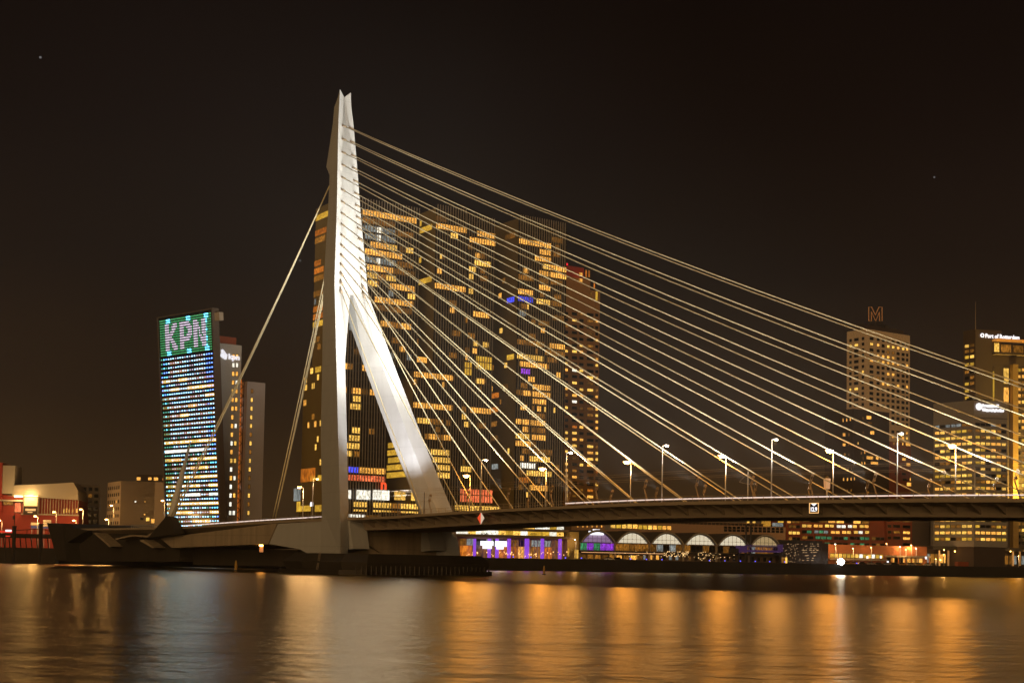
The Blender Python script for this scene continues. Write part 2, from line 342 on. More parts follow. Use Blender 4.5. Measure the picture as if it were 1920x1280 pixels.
# tail: box girder back to the anchor block (outline read on the near side, real thickness across)
def nearpoly(pts, u0, u1, name, m):
    vs = []
    for x, y in pts:
        s_, z = NEAR.hit(x, y); vs.append(bp(u0, s_, z))
    return MB().poly(vs, UA*(u1-u0)).build(name, m, BB)
nearpoly([(301, 1009), (340, 1003), (519, 980.5), (502, 1019), (322, 1026.5)], -17, 17, 'tail_girder', concrete)
nearpoly([(519.4, 980.5), (600, 972), (652, 970.5), (660, 1028), (628, 1033), (575, 1037.5), (560, 1029), (502.4, 1019)], -16.6, -11, 'leg_foot', steel_white)
nearpoly([(519.4, 980.5), (600, 972), (652, 970.5), (660, 1028), (628, 1033), (575, 1037.5), (560, 1029), (502.4, 1019)], 11, 16.6, 'leg_foot', steel_white)
tdk = MB(); TV = [-150, -86, -60, -46, -30, -20.05]
tdk.loft([[bp(-17.2, v, dz(v)+.1), bp(-17.2, v, dz(v)-.5), bp(-14, v, dz(v)-1.6), bp(14, v, dz(v)-1.6), bp(17.2, v, dz(v)-.5), bp(17.2, v, dz(v)+.1)] for v in TV]); tdk.build('tail_deck', steel_grey, BB)
MB().tube([bp(-16.4, v, dz(v)+.55) for v in (-82, -60, -46, -30, -12)], .15, 6).build('headlight_trail_strip', STRIP, BB)  # added glow in place of headlight trails, continued along the tail
tr = MB(); v = -84
while v < -12:
    tr.tube([bp(-17, v, dz(v)), bp(-17.1, v, dz(v)+1.1)], .05, 4); v += 2.5
tr.tube([bp(-17.1, v, dz(v)+1.1) for v in TV[1:]], .045, 4); stuff(tr.build('railing', steel_grey, BB))
for s in (-1, 1):                                      # anchor blocks of the back stays
    m_ = MB(); c = [(s*17.4, -94, 9.3), (s*17.4, -79, 10.6), (s*21, -79, 10.6), (s*21, -94, 9.3)]
    t_ = [(s*18.2, -85.2, 16.0), (s*18.2, -82.4, 15.6), (s*20.2, -82.4, 15.6), (s*20.2, -85.2, 16.0)]
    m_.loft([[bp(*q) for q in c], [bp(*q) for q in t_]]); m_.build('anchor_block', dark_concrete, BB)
# pier under the pylon
pr = MB()
pl_ = [(-24, -19), (-26.5, -8), (-25, 6), (-20, 10), (22, 11), (27, 6), (27, -8), (24, -19), (0, -23)]
pr.loft([[bp(u, v, -2) for u, v in pl_], [bp(u*1.0, v, 1.2) for u, v in pl_], [bp(u*1.03, v*1.05, 3.2) for u, v in pl_], [bp(u*.94, v*.9, 5.4) for u, v in pl_]])
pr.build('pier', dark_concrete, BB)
pr = MB(); pr.loft([[bp(u*1.06, v*1.08, -1.5) for u, v in pl_], [bp(u*1.06, v*1.08, 1.15) for u, v in pl_]]); pr.build('fender', mat('wet_timber', (.03, .024, .018), .6, var=.4, scale=.6), BB)
fp_ = MB()
for k in range(30):
    u = -23 + 44*k/29; fp_.tube([bp(u*1.07, 11.7 - .02*abs(u)*(1 if abs(u) < 20 else 12*(abs(u)-20)/abs(u)), -1), bp(u*1.07, 11.7 - .02*abs(u)*(1 if abs(u) < 20 else 12*(abs(u)-20)/abs(u)), 2.3)], .22, 5)
stuff(fp_.build('fender_piles', mat('wet_timber', (.03, .024, .018)), BB))
ld = MB()
for du in (-.3, .3): ld.tube([bp(-26.9, -2+du, .6), bp(-26.0, -2+du, 5.6)], .06, 4)
for k in range(12): ld.tube([bp(-26.85+.075*k, -2.3, .8+.4*k), bp(-26.85+.075*k, -1.7, .8+.4*k)], .045, 4)
ld.build('ladder', steel_grey, BB)
# cross wall between the feet below the deck
m_ = MB(); m_.loft([[bp(-16, -9, 5.0), bp(17, -9, 5.0), bp(17, -4, 5.0), bp(-2, -4, 5.0)], [bp(-16, -9, 11.6), bp(16.5, -9, 11.6), bp(16.5, -4, 11.6), bp(-16, -4, 11.6)]]); m_.build('cross_beam', concrete, BB)
# left approach: retaining wall, wedge pier and bascule flap along the same axis
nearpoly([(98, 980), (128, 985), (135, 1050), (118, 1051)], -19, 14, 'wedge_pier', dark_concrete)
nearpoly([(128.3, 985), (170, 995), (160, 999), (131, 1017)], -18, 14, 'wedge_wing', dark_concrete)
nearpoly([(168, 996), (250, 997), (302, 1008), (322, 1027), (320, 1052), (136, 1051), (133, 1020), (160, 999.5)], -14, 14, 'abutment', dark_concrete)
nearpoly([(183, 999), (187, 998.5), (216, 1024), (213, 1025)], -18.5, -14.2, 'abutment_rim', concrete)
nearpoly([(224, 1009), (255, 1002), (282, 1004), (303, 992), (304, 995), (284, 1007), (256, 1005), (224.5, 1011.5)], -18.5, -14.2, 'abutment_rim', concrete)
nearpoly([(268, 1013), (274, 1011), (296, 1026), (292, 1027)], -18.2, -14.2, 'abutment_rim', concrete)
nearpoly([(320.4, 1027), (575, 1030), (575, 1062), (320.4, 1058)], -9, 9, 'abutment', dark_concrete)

# navigation signs hung on the deck edge
def on_edge(px, py, u=-17.6):
    pl = Plane(bp(u, 0, 0), VA); return pl, pl.hit(px, py)
pl, (s0, z0) = on_edge(1527, 952)
sg = thing('clearance_sign', 'illuminated square 12.9 clearance sign hanging under the deck edge', 'sign', pl.pt(s0, z0-1.0))
MB().pbox(pl, s0-1.05, s0+1.05, z0-1.0, z0+1.0, 0, .14).build('sign_board', mat('sign_black', (.01, .01, .012), .5, var=0), sg)
fr = MB(); 
for a0, a1, b0, b1 in ((-1.05, 1.05, -1.0, -.86), (-1.05, 1.05, .86, 1.0), (-1.05, -.91, -.86, .86), (.91, 1.05, -.86, .86)): fr.pbox(pl, s0+a0, s0+a1, z0+b0, z0+b1, .143, .2)
fr.build('sign_border', mat('sign_border_light', (.8, .5, .2), .5, var=0, emit=(1, .55, .2), es=1.2), sg)
MB().poly([pl.pt(s0-.62, z0+.855, .145), pl.pt(s0+.62, z0+.855, .145), pl.pt(s0, z0+.38, .145)], pl.n*.04).build('sign_triangle', SIGNW, sg)
def text(body, size, origin, xa, name, m, parent, ext=.05, bold=0.0, xs=1.0):
    c = bpy.data.curves.new(name, 'FONT'); c.body = body; c.size = size; c.extrude = ext; c.offset = bold; c.resolution_u = 3
    o = bpy.data.objects.new(name, c); COL.objects.link(o); bpy.context.view_layer.update()
    me = bpy.data.meshes.new_from_object(o.evaluated_get(bpy.context.evaluated_depsgraph_get())); bpy.data.objects.remove(o)
    me.materials.clear(); me.materials.append(m)
    o = bpy.data.objects.new(name, me); COL.objects.link(o); o.parent = parent
    x = Vector(xa).normalized(); z = Vector((0, 0, 1)); n = x.cross(z)
    b = Vector(origin) - BASE[parent.name]
    o.matrix_basis = Matrix(((x.x*xs, 0, n.x, b.x), (x.y*xs, 0, n.y, b.y), (0, 1, n.z, b.z), (0, 0, 0, 1)))
    return o
text('12.9', 1.15, pl.pt(s0-.83, z0-.62, .2), pl.d, 'sign_number', SIGNW, sg, .03, .02, .78)
pl, (s0, z0) = on_edge(902, 970.5, -16.9)
dsg = thing('diamond_sign', 'red and white diamond navigation mark lit under the deck beside the pylon', 'sign', pl.pt(s0, z0-1.2))
MB().poly([pl.pt(s0-1.15, z0), pl.pt(s0, z0+1.3), pl.pt(s0, z0-1.5)], pl.n*.12).build('red_half', mat('diamond_red', (.7, .08, .03), .5, var=0, emit=(1, .10, .03), es=.75), dsg)
MB().poly([pl.pt(s0+.02, z0+1.3), pl.pt(s0+1.15, z0), pl.pt(s0+.02, z0-1.5)], pl.n*.12).build('white_half', mat('diamond_white', (.8, .7, .6), .5, var=0, emit=(.9, .72, .55), es=.6), dsg)

# ------------------------------------------------------------------ lamps, floodlights and masts on the deck
ORD = ['first', 'second', 'third', 'fourth', 'fifth', 'sixth', 'seventh', 'eighth', 'ninth', 'tenth', 'eleventh', 'twelfth', 'thirteenth', 'fourteenth']
def light(name, kind, loc, energy, col, parent, aim=None, size=55, blend=.6, rad=.25):
    l = bpy.data.lights.new(name, kind); l.energy = energy; l.color = col; l.shadow_soft_size = rad
    if kind == 'SPOT': l.spot_size = R(size); l.spot_blend = blend
    o = bpy.data.objects.new(name, l); COL.objects.link(o); o.parent = parent; o.location = Vector(loc) - BASE[parent.name]
    if aim is not None: o.rotation_euler = (Vector(aim) - Vector(loc)).to_track_quat('-Z', 'Y').to_euler()
    return o
def lamp(base, h, toward, label, group, lens=LAMP, energy=2500, col=(1, .62, .28), lensw=.55, name='street_lamp', double=False):
    base = Vector(base); t = thing(name, label, 'lamp', base, group); d = Vector(toward).normalized()
    MB().tube([base, base+Vector((0, 0, h*.5)), base+Vector((0, 0, h))], [.16, .13, .09], 8).build('pole', pole_mat, t, True)
    for sg_ in ((1, -1) if double else (1,)):
        dd = d*sg_; a = base+Vector((0, 0, h-.1)); e = a + dd*1.1 + Vector((0, 0, .25)); sd = dd.cross(Vector((0, 0, 1)))
        MB().tube([a, e], .06, 6).build('arm', pole_mat, t)
        hd = MB(); hd.loft([[e+sd*.22-dd*.1, e+sd*.22+dd*.9, e-sd*.22+dd*.9, e-sd*.22-dd*.1], [e+sd*.16+Vector((0, 0, .18)), e+sd*.12+dd*.75+Vector((0, 0, .16)), e-sd*.12+dd*.75+Vector((0, 0, .16)), e-sd*.16+Vector((0, 0, .18))]])
        h_ = hd.build('lamp_head', pole_mat, t)
        ln = MB(); c = e + dd*.42 - Vector((0, 0, .06))
        ln.loft([[c+sd*lensw*.5-dd*lensw*.6, c+sd*lensw*.5+dd*lensw*.6, c-sd*lensw*.5+dd*lensw*.6, c-sd*lensw*.5-dd*lensw*.6], [c+sd*lensw*.25-dd*lensw*.3-Vector((0, 0, lensw*.5)), c+sd*lensw*.25+dd*lensw*.3-Vector((0, 0, lensw*.5)), c-sd*lensw*.25+dd*lensw*.3-Vector((0, 0, lensw*.5)), c-sd*lensw*.25-dd*lensw*.3-Vector((0, 0, lensw*.5))]])
        ln.build('lens', lens, h_)
    if energy: light('lamp_light', 'POINT', base + d*1.6 + Vector((0, 0, h-.75)), energy, col, t, rad=.35)
    return t
for k in range(6):
    v = 45.8 + 27.6*k
    if k < 5: lamp(bp(-15, v, dz(v)), 12.3, UA, 'slim lamp on the near side of the bridge deck, %s from the pylon' % ORD[k], 'near-side deck lamps', lens=mat('lamp_lens_shaded', (.8, .8, .8), .4, var=0, emit=(1, .62, .25), es=5), energy=2000, col=(1, .45, .10), lensw=.6)
    v = 17.3 + 27.7*k
    lamp(bp(9, v, dz(v)), 11.6, -UA, 'bright orange lamp on the far side of the bridge deck, %s from the pylon' % ORD[k], 'far-side deck lamps', energy=2700, lensw=1.15, col=(1, .40, .06))
flood_metal = mat('floodlight_housing', (.36, .27, .18), .5, .3, var=.1)
def flood(v, s, label, idx, energy):
    b = bp(s*10.9, v, dz(v)); t = thing('floodlight_mast', label, 'floodlight', b, 'floodlights along the deck')
    top = b - VA*1.1 + Vector((0, 0, 3.4))
    for q in (-.16, .16): MB().tube([b + UA*q, top + UA*q*.8], .075, 6).build('strut', flood_metal, t)
    fr = MB(); 
    for q in (-.45, .45): fr.tube([top + UA*q*.6, top + UA*q + VA*.55 + Vector((0, 0, 1.7))], .05, 5)
    for h in (.1, .9, 1.65): fr.tube([top - UA*.45 + VA*.33*h + Vector((0, 0, h)), top + UA*.45 + VA*.33*h + Vector((0, 0, h))], .05, 5)
    fr.build('lamp_frame', flood_metal, t)
    for j, h in enumerate((.5, 1.75)):
        c = top + VA*(.3*h) + Vector((0, 0, h)); tgt = bp(s*3.0, -27.0, 74 + 6.0*idx*.55 + 18*j); d = (tgt-c).normalized()
        e = d.cross(Vector((0, 0, 1))).normalized(); g_ = e.cross(d)
        q = MB(); q.loft([[c + (e*math.cos(a)+g_*math.sin(a))*.22 - d*.35 for a in (.8, 2.4, 3.9, 5.5)], [c + (e*math.cos(a)+g_*math.sin(a))*.42 + d*.1 for a in (.8, 2.4, 3.9, 5.5)]])
        hd = q.build('floodlight_head', flood_metal, t)
        q = MB(); q.loft([[c + (e*math.cos(a)+g_*math.sin(a))*.36 + d*.103 for a in (.8, 2.4, 3.9, 5.5)], [c + (e*math.cos(a)+g_*math.sin(a))*.36 + d*.125 for a in (.8, 2.4, 3.9, 5.5)]])
        q.build('lens', LAMPW, hd)
    c = top + VA*.4 + Vector((0, 0, 1.3))
    light('flood_light', 'SPOT', c - VA*.9 + UA*s*1.5 + Vector((0, 0, .2)), energy, (1, .95, .82), t, aim=bp(s*-1.5, -26.0, 102 + 1.6*idx), size=54, blend=.7, rad=.3)
for k in range(13):
    v = 24 + 14*k
    for s, nm in ((-1, 'near'), (1, 'far')):
        if k < 1 and s == 1: continue
        flood(v, s, 'slanted floodlight mast on the %s side of the deck, %s counted from the pylon' % (nm, ORD[k]), k, 118000 if k > 1 else 58000)
def leg_flood(u, v, aim, energy, size, label):          # squat floodlight on the deck lighting a pylon leg
    b = bp(u, v, dz(v)+.12); t = thing('leg_floodlight', label, 'floodlight', b, 'floodlights at the pylon feet'); c = b + Vector((0, 0, 1.1)); d = (Vector(aim)-c).normalized()
    MB().tube([b, c - d*.2], .12, 6).build('stand', flood_metal, t); hd = MB().tube([c-d*.4, c+d*.15], [.3, .5], 10).build('floodlight_head', flood_metal, t)
    MB().tube([c+d*.155, c+d*.18], .44, 10).build('lens', LAMPW, hd); light('flood_light', 'SPOT', c+d*.4, energy, (.97, .98, 1), t, aim=aim, size=size, blend=.8, rad=.4)
leg_flood(-8.5, 9, bp(10.5, -13, 44), 80000, 50, 'squat floodlight on the deck aimed at the far pylon leg')
leg_flood(8.5, 12, bp(-11, -13, 52), 55000, 48, 'squat floodlight on the deck aimed at the near pylon leg')
for k, (x, y, h) in enumerate(((795, 958, 46), (1063, 946, 70), (1402, 937, 62), (1828, 935, 64))):
    pl_c = Plane(bp(-1 if k else -9, 0, 0), VA); s0, z0 = pl_c.hit(x, y); v = s0; b = bp(-1 if k else -9, v, dz(v)); h = h*b.y/2600
    t = thing('catenary_mast', ['thin tram wire mast standing in front of the far pylon leg', 'thin tram wire mast between the pylon and the row of deck lamps', 'tram wire mast with short arms near the middle of the deck', 'tram wire mast near the right end of the deck'][k], 'mast', b, 'tram wire masts')
    MB().tube([b, b+Vector((0, 0, h))], [.14, .1], 6).build('pole', steel_dark if k == 0 else pole_mat, t)
    for s in (-1, 1):
        MB().tube([b+Vector((0, 0, h*.62)), b+UA*s*3.2+Vector((0, 0, h*.66))], .045, 5).build('arm', pole_mat, t)
        MB().tube([b+Vector((0, 0, h*.95)), b+UA*s*3.2+Vector((0, 0, h*.66))], .03, 4).build('stay_wire', pole_mat, t)
wr = MB()
for u in (-3.2, 1.6):
    for h in (6.3, 7.6):
        wr.tube([bp(u, v, dz(v)+h) for v in range(-10, 205, 15)], .03, 4)
stuff(tag(wr.build('tram_wires', steel_grey), 'thin overhead tram wires running the length of the deck', 'wires'))
b = bp(6, 128.5, dz(128.5))
t = thing('round_lantern_column', 'pale drum-shaped lantern on a post near the middle of the deck', 'lantern', b)
MB().tube([b, b+Vector((0, 0, 3.4))], .2, 8).build('post', pole_mat, t)
MB().tube([b+Vector((0, 0, 3.4)), b+Vector((0, 0, 5.6))], [.62, .78], 12).build('drum', mat('lantern_drum', (.7, .5, .35), .5, var=.1, emit=(.8, .42, .2), es=.35), t)
MB().tube([b+Vector((0, 0, 5.6)), b+Vector((0, 0, 6.1))], [.6, .25], 8).build('cap', steel_dark, t)
#@@BUILDINGS
# ------------------------------------------------------------------ buildings
def corner_plan(cx, cy, dr, w_right, dl, w_left, z=0):  # corner and two wall headings -> four plan corners
    c = Vector((cx, cy, 0)); a = Vector((*dr, 0)).normalized()*w_right; b = Vector((*dl, 0)).normalized()*w_left
    return [(p.x, p.y) for p in (c, c+a, c+a+b, c+b)]
def span(pl, x0, x1, y):                                # picture columns -> stretch of wall
    return pl.hit(x0, y)[0], pl.hit(x1, y)[0]
def fins(pl, a0, a1, z0, z1, step, name, m, parent, wd=.26, dp=.42):
    f = MB(); a = a0 + step*.5
    while a < a1: f.pbox(pl, a-wd/2, a+wd/2, z0, z1, .0, dp); a += step
    return stuff(f.build(name, m, parent))
def bands(pl, a0, a1, z0, z1, step, hgt, name, m, parent, dp=.1):
    f = MB(); z = z0
    while z < z1: f.pbox(pl, a0, a1, z, z+hgt, .0, dp); z += step
    return stuff(f.build(name, m, parent))
SKEW = (math.cos(R(34)), math.sin(R(34))); SKEWL = (SKEW[1], -SKEW[0])     # front heading; end-wall heading (from far left to the corner)
FLOOR = 3.25
ENDS = []
def bays(parent, pl, Z, items, zmin, bay=4.4, hgt=2.35, lim=None):
    """lit stretches of glazing, given in zoomed picture coordinates, snapped to the storeys and cut into bays"""
    zx, zy, zs = Z
    for it in items:
        x0, yc, x1, kd = it[:4]; nf = it[4] if len(it) > 4 else 1
        X0, X1, Y = zx+x0/zs, zx+x1/zs, zy+yc/zs
        a0, z = pl.hit(X0, Y); a1 = pl.hit(X1, Y + (X1-X0)*.12)[0]
        if lim: a0, a1 = max(a0, lim[0]), min(a1, lim[1])
        if a1-a0 < .4: continue
        zf = zmin + FLOOR*round((z - zmin - (hgt + FLOOR*(nf-1))/2 - .5)/FLOOR) + .5
        n = max(1, round((a1-a0)/bay)); w = (a1-a0)/n
        for k in range(n):
            kk = kd
            if kd in 'oy' and random.random() < .09: kk = random.choice('dyo')
            window(parent, pl, a0+w*k+.02, a0+w*(k+1)-.02, zf, zf + hgt + FLOOR*(nf-1), kk, .31 if pl in ENDS else .02, UPANE, 'lit_window')
# --- three stacked glass towers behind the pylon
c1 = at(632, 700, 563)
rott = thing('stacked_glass_tower_block', 'huge dark glass tower block with three stacked towers and lit floors behind the pylon', 'building', (c1.x, c1.y, 5))
def tower(px, Y, ytop, w_front, w_end, zb, ztop=None, label=None, finstep=1.3, endmat=fin_olive, front=True):
    c = at(px, 700, Y); c = Vector((c.x, c.y, 0)); zt = ztop if ztop else at(px, ytop, Y).z
    pf = Plane(c, SKEW); pe = Plane(c - Vector((*SKEWL, 0))*w_end, SKEWL)
    body = MB(); a = Vector((*SKEW, 0))*w_front; b = -Vector((*SKEWL, 0))*w_end
    body.prism([(q.x, q.y) for q in (c, c+a, c+a+b, c+b)], zb, zt)
    o = body.build('tower', glass_dark, rott)
    if label: o['label'] = label
    fins(pf, 0, w_front, zb, zt+2.2, finstep, 'facade_fins', fin_mat, o)
    bands(pf, 0, w_front, zb+FLOOR-.35, zt, FLOOR, .38, 'floor_edges', steel_dark, o, .12)
    fins(pe, 0, w_end, zb, zt+.6, .8, 'end_wall_fins', endmat, o, .42, .3)
    ENDS.append(pe); return o, pf, pe
ZA = (540, 380, 4.265); ZB = (540, 660, 4.265); ZC = (760, 370, 4.267); ZD = (760, 660, 4.267); ZE = (920, 400, 4.573); ZG = (920, 680, 4.573)
ztop1 = at(680, 385, 572).z
t1u, f1u, e1u = tower(632, 563, 0, 37.2, 23, 84.2, ztop1, 'left tower with long rows of lit office floors')
t1l, f1l, e1l = tower(632, 562.2, 0, 23.4, 31, 25.8, 84.0, 'dark lower half of the left tower')
bays(t1u, f1u, ZA, [(590, 75, 1030, 'o'), (600, 150, 860, 'd'), (600, 205, 712, 'c'), (715, 215, 752, 'w'), (755, 225, 860, 'c'), (880, 238, 1000, 'd'),
     (610, 268, 712, 'c'), (715, 285, 748, 'w'), (752, 290, 860, 'c'), (660, 335, 870, 'o'), (890, 360, 1000, 'y'), (615, 392, 910, 'o'), (620, 462, 708, 'c'), (710, 478, 742, 'w'), (745, 482, 860, 'c'),
     (870, 495, 1000, 'd'), (630, 525, 840, 'o'), (850, 550, 1010, 'd'), (635, 590, 860, 'y'), (640, 650, 710, 'y'), (815, 675, 1010, 'o'), (690, 790, 1000, 'o'), (700, 855, 980, 'd'), (740, 985, 980, 'o'), (450, 955, 530, 'o'), (880, 1120, 900, 'd')], 6, lim=(0, 37.1))
bays(t1l, f1l, ZB, [(440, 100, 480, 'o'), (595, 110, 650, 'o'), (440, 275, 475, 'o'), (512, 280, 585, 'o'), (592, 286, 640, 'd'), (655, 290, 705, 'o'), (520, 390, 582, 'y'), (498, 448, 585, 'y'), (505, 620, 580, 'y'), (488, 680, 577, 'y'), (470, 735, 577, 'y'),
     (485, 915, 560, 'b'), (565, 918, 785, 'o'), (470, 1000, 790, 'r')], 6, lim=(0, 23.3))
bays(t1u, e1u, ZA, [(225, 148, 330, 'e'), (205, 285, 310, 'f'), (200, 350, 300, 'd'), (195, 475, 268, 'f'), (195, 535, 290, 'f'), (182, 600, 290, 'd'), (182, 650, 290, 'd'), (176, 730, 285, 'd'), (180, 845, 285, 'f'), (190, 905, 285, 'f'), (180, 970, 285, 'e')], 6, lim=(0, 22.9))
bays(t1l, e1l, ZB, [(185, 140, 206, 'y'), (225, 125, 270, 'e'), (135, 210, 157, 'y'), (138, 262, 158, 'y'), (197, 245, 206, 'y'), (238, 232, 252, 'y'), (210, 298, 218, 'y'), (132, 385, 150, 'd'), (130, 430, 150, 'y'), (215, 575, 232, 'y'), (260, 568, 277, 'y'), (238, 678, 250, 'y'), (222, 748, 233, 'y'), (260, 852, 272, 'y'), (85, 875, 108, 'd'),
     (85, 1010, 222, 'f', 2), (185, 1040, 222, 'e'), (243, 1030, 272, 'e')], 6, bay=5, lim=(0, 30.9))
# second tower
t2u, f2u, e2u = tower(812, 590, 392, 15.6, 25, 84.5, None, 'middle tower with gold lit corner floor')
cc = f2u.pt(15.65, 0, -1.5)
def sub(pl, a0, a1, zb, zt, out, m=None):               # extra bay of a tower: box with its own fins
    o = MB().pbox(pl, a0, a1, zb, zt, -24, out).build('tower', glass_dark, rott)
    p2 = Plane(pl.pt(0, 0, out), pl.d); fins(p2, a0, a1, zb, zt+2.2, 1.3, 'facade_fins', fin_mat, o); bands(p2, a0, a1, zb+FLOOR-.35, zt, FLOOR, .38, 'floor_edges', steel_dark, o, .12)
    return o, p2
z2r = f2u.hit(905, 414)[1]
t2r, f2r = sub(f2u, 15.65, 31, 26, z2r, -1.2)
t2l, f2l = sub(f2u, -9.0, 15.3, 26, 84.3, -.8)
pe2 = Plane(f2l.pt(-9.0, 0, 0) - Vector((*SKEWL, 0))*24, SKEWL)
ENDS.append(pe2); fins(pe2, 0, 24, 26, 84.3, .8, 'end_wall_fins', fin_olive, t2l, .42, .3)
bays(t2u, f2u, ZC, [(220, 240, 515, 'o'), (240, 180, 330, 'd'), (215, 680, 505, 'o')], 6, lim=(0, 15.5))
bays(t2u, e2u, ZC, [(95, 285, 218, 'e'), (97, 215, 135, 'e'), (85, 720, 214, 'e'), (90, 530, 132, 'e'), (70, 1170, 110, 'd')], 6, lim=(0, 24.9))
bays(t2r, f2r, ZC, [(570, 270, 718, 'o'), (515, 325, 718, 'o'), (555, 510, 680, 'y'), (508, 560, 560, 'y'), (508, 622, 548, 'y'), (505, 750, 545, 'y'), (545, 935, 670, 'o'), (547, 1180, 582, 'y'), (620, 1185, 664, 'y')], 6)
bays(t2l, f2l, ZD, [(90, 50, 172, 'o'), (228, 50, 318, 'o'), (65, 200, 380, 'o'), (60, 258, 85, 'o'), (48, 395, 375, 'o'), (90, 520, 200, 'y'), (200, 525, 300, 'd'), (150, 655, 190, 'd'), (190, 655, 368, 'o'), (205, 790, 350, 'y'), (220, 850, 360, 'y'), (250, 915, 360, 'y'), (280, 980, 357, 'y')], 6, lim=(-8.9, 15.2))
bays(t2r, f2r, ZD, [(390, 92, 530, 'e', 2), (565, 100, 693, 'e', 2), (520, 440, 690, 'o'), (450, 435, 490, 'd'), (398, 498, 490, 'y'), (388, 940, 525, 'y'), (440, 1165, 695, 'r', 2)], 6)
bays(t2l, pe2, ZB, [(800, 805, 890, 'e'), (805, 870, 910, 'e'), (795, 930, 935, 'e'), (795, 985, 950, 'e'), (805, 740, 870, 'e')], 6, lim=(0, 23.9))
# third tower
t3, f3, e3 = tower(969, 616, 411, 26.5, 26, 26, None, 'right tower with scattered lit apartments', endmat=mat('bronze_cladding_dark', (.20, .15, .06), .6, var=.2, scale=.1))
bays(t3, f3, ZE, [(220, 205, 370, 'o'), (380, 230, 518, 'o'), (525, 248, 622, 'd'), (370, 285, 400, 'o'), (415, 345, 512, 'o'), (530, 362, 590, 'd'), (372, 395, 512, 'o'), (448, 465, 500, 'y'), (508, 475, 650, 'o'), (415, 515, 500, 'o'), (508, 530, 655, 'o'), (412, 568, 490, 'd'), (508, 582, 620, 'd'), (408, 630, 508, 'o'), (215, 550, 365, 'd'), (215, 665, 360, 'o'),
     (215, 732, 360, 'b'), (392, 745, 508, 'y'), (520, 768, 610, 'o'), (530, 880, 625, 'd'), (408, 922, 500, 'd'), (215, 1080, 350, 'd'), (500, 1108, 635, 'o'), (215, 1195, 450, 'y'), (460, 1215, 640, 'd'), (255, 1262, 480, 'o')], 6, lim=(0, 26.4))
bays(t3, f3, ZG, [(258, 52, 342, 'p'), (360, 178, 510, 'o'), (85, 210, 150, 'd'), (205, 225, 345, 'o'), (355, 238, 510, 'o'), (78, 272, 190, 'o'), (360, 358, 475, 'o'), (75, 390, 140, 'o'), (205, 400, 216, 'o'), (250, 405, 310, 'o'), (345, 470, 465, 'd'), (85, 512, 190, 'd'), (205, 520, 260, 'o'), (270, 525, 325, 'o'), (343, 530, 465, 'o'), (265, 580, 320, 'o'), (345, 590, 465, 'd'), (195, 640, 335, 'y'), (350, 655, 470, 'o'),
     (190, 692, 340, 'o'), (75, 695, 120, 'o'), (360, 775, 525, 'd'), (255, 820, 280, 'o'), (340, 830, 505, 'y'), (75, 870, 135, 'c'), (255, 885, 380, 'w'), (340, 948, 520, 'y'), (240, 1000, 330, 'f'), (335, 1070, 490, 'o')], 6, lim=(0, 26.4))
bays(t3, e3, ZE, [(130, 225, 215, 'd'), (145, 735, 208, 'b'), (145, 1210, 205, 'e')], 6, lim=(0, 25.9))
bays(t3, e3, ZG, [(5, 280, 75, 'f'), (10, 395, 70, 'f'), (10, 520, 60, 'd'), (10, 630, 70, 'd'), (15, 870, 70, 'c')], 6, lim=(0, 25.9))
def scatter(parent, pl, w, zb, zt, n, bay=3.9):
    for k in range(n):
        a = random.uniform(.5, w-bay*1.1); z = 6 + FLOOR*random.randint(int((zb-6)/FLOOR)+1, int((zt-6)/FLOOR)-1) + .53
        window(parent, pl, a, a + random.choice((.5, 1, 1, 1.6))*bay*.6, z, z+2.3, random.choice('dddoyddc'), .305 if pl in ENDS else .012, UPANE, 'lit_window')
scatter(t1u, f1u, 37, 84, ztop1, 44); scatter(t1l, f1l, 23, 26, 84, 12); scatter(t2u, f2u, 15.5, 85, 150, 10); scatter(t2r, Plane(f2r.pt(15.7, 0), f2r.d), 15, 30, z2r-4, 20); scatter(t2l, f2l, 15, 30, 84, 12); scatter(t3, f3, 26, 30, 150, 60)
scatter(t1u, e1u, 22, 84, ztop1, 8, 5); scatter(t1l, e1l, 30, 26, 84, 4, 2.5); scatter(t3, e3, 25, 30, 150, 10)
# podium
pod = MB(); c = at(632, 940, 561); c = Vector((c.x, c.y, 0)); fp = Plane(c, SKEW); ep = Plane(c - Vector((*SKEWL, 0))*36, SKEWL)
pod.prism([(q.x, q.y) for q in (c, c+Vector((*SKEW, 0))*78, c+Vector((*SKEW, 0))*78-Vector((*SKEWL, 0))*36, c-Vector((*SKEWL, 0))*36)], 5.0, 25.7)
podo = pod.build('podium', glass_dark, rott)
fins(fp, 0, 78, 6, 27.2, 1.3, 'facade_fins', fin_mat, podo); bands(fp, 0, 78, 5.4, 26, 6.2, 1.0, 'floor_edges', steel_dark, podo, .15)
fins(ep, 0, 36, 6, 26.3, 1.6, 'end_wall_fins', fin_olive, podo, .3, .3)
def strip(parent, pl, Z, items, bay):
    zx, zy, zs = Z
    for x0, x1, y0, y1, kd in items:
        X0, X1 = zx+x0/zs, zx+x1/zs
        a0, zt = pl.hit(X0, zy+y0/zs); a1, _ = pl.hit(X1, zy+y0/zs); zb = pl.hit(X0, zy+y1/zs)[1]
        n = max(1, round((a1-a0)/bay)); w = (a1-a0)/n
        for k in range(n): window(parent, pl, a0+w*k+.05, a0+w*(k+1)-.05, zb, zt, kd if random.random() < .85 else 'd', .31 if pl is ep else .02, UPANE, 'lit_window')
strip(podo, fp, ZB, [(478, 506, 1100, 1170, 'w'), (548, 660, 1100, 1175, 'w'), (678, 812, 1100, 1178, 'w'), (850, 940, 1110, 1180, 'y'), (985, 1060, 1115, 1185, 'y'), (525, 632, 1195, 1270, 'y'), (675, 1040, 1200, 1275, 'y')], 4.5)
strip(podo, fp, (560, 880, 5.053), [(475, 780, 422, 447, 'w'), (1480, 1900, 335, 385, 'y')], 6)
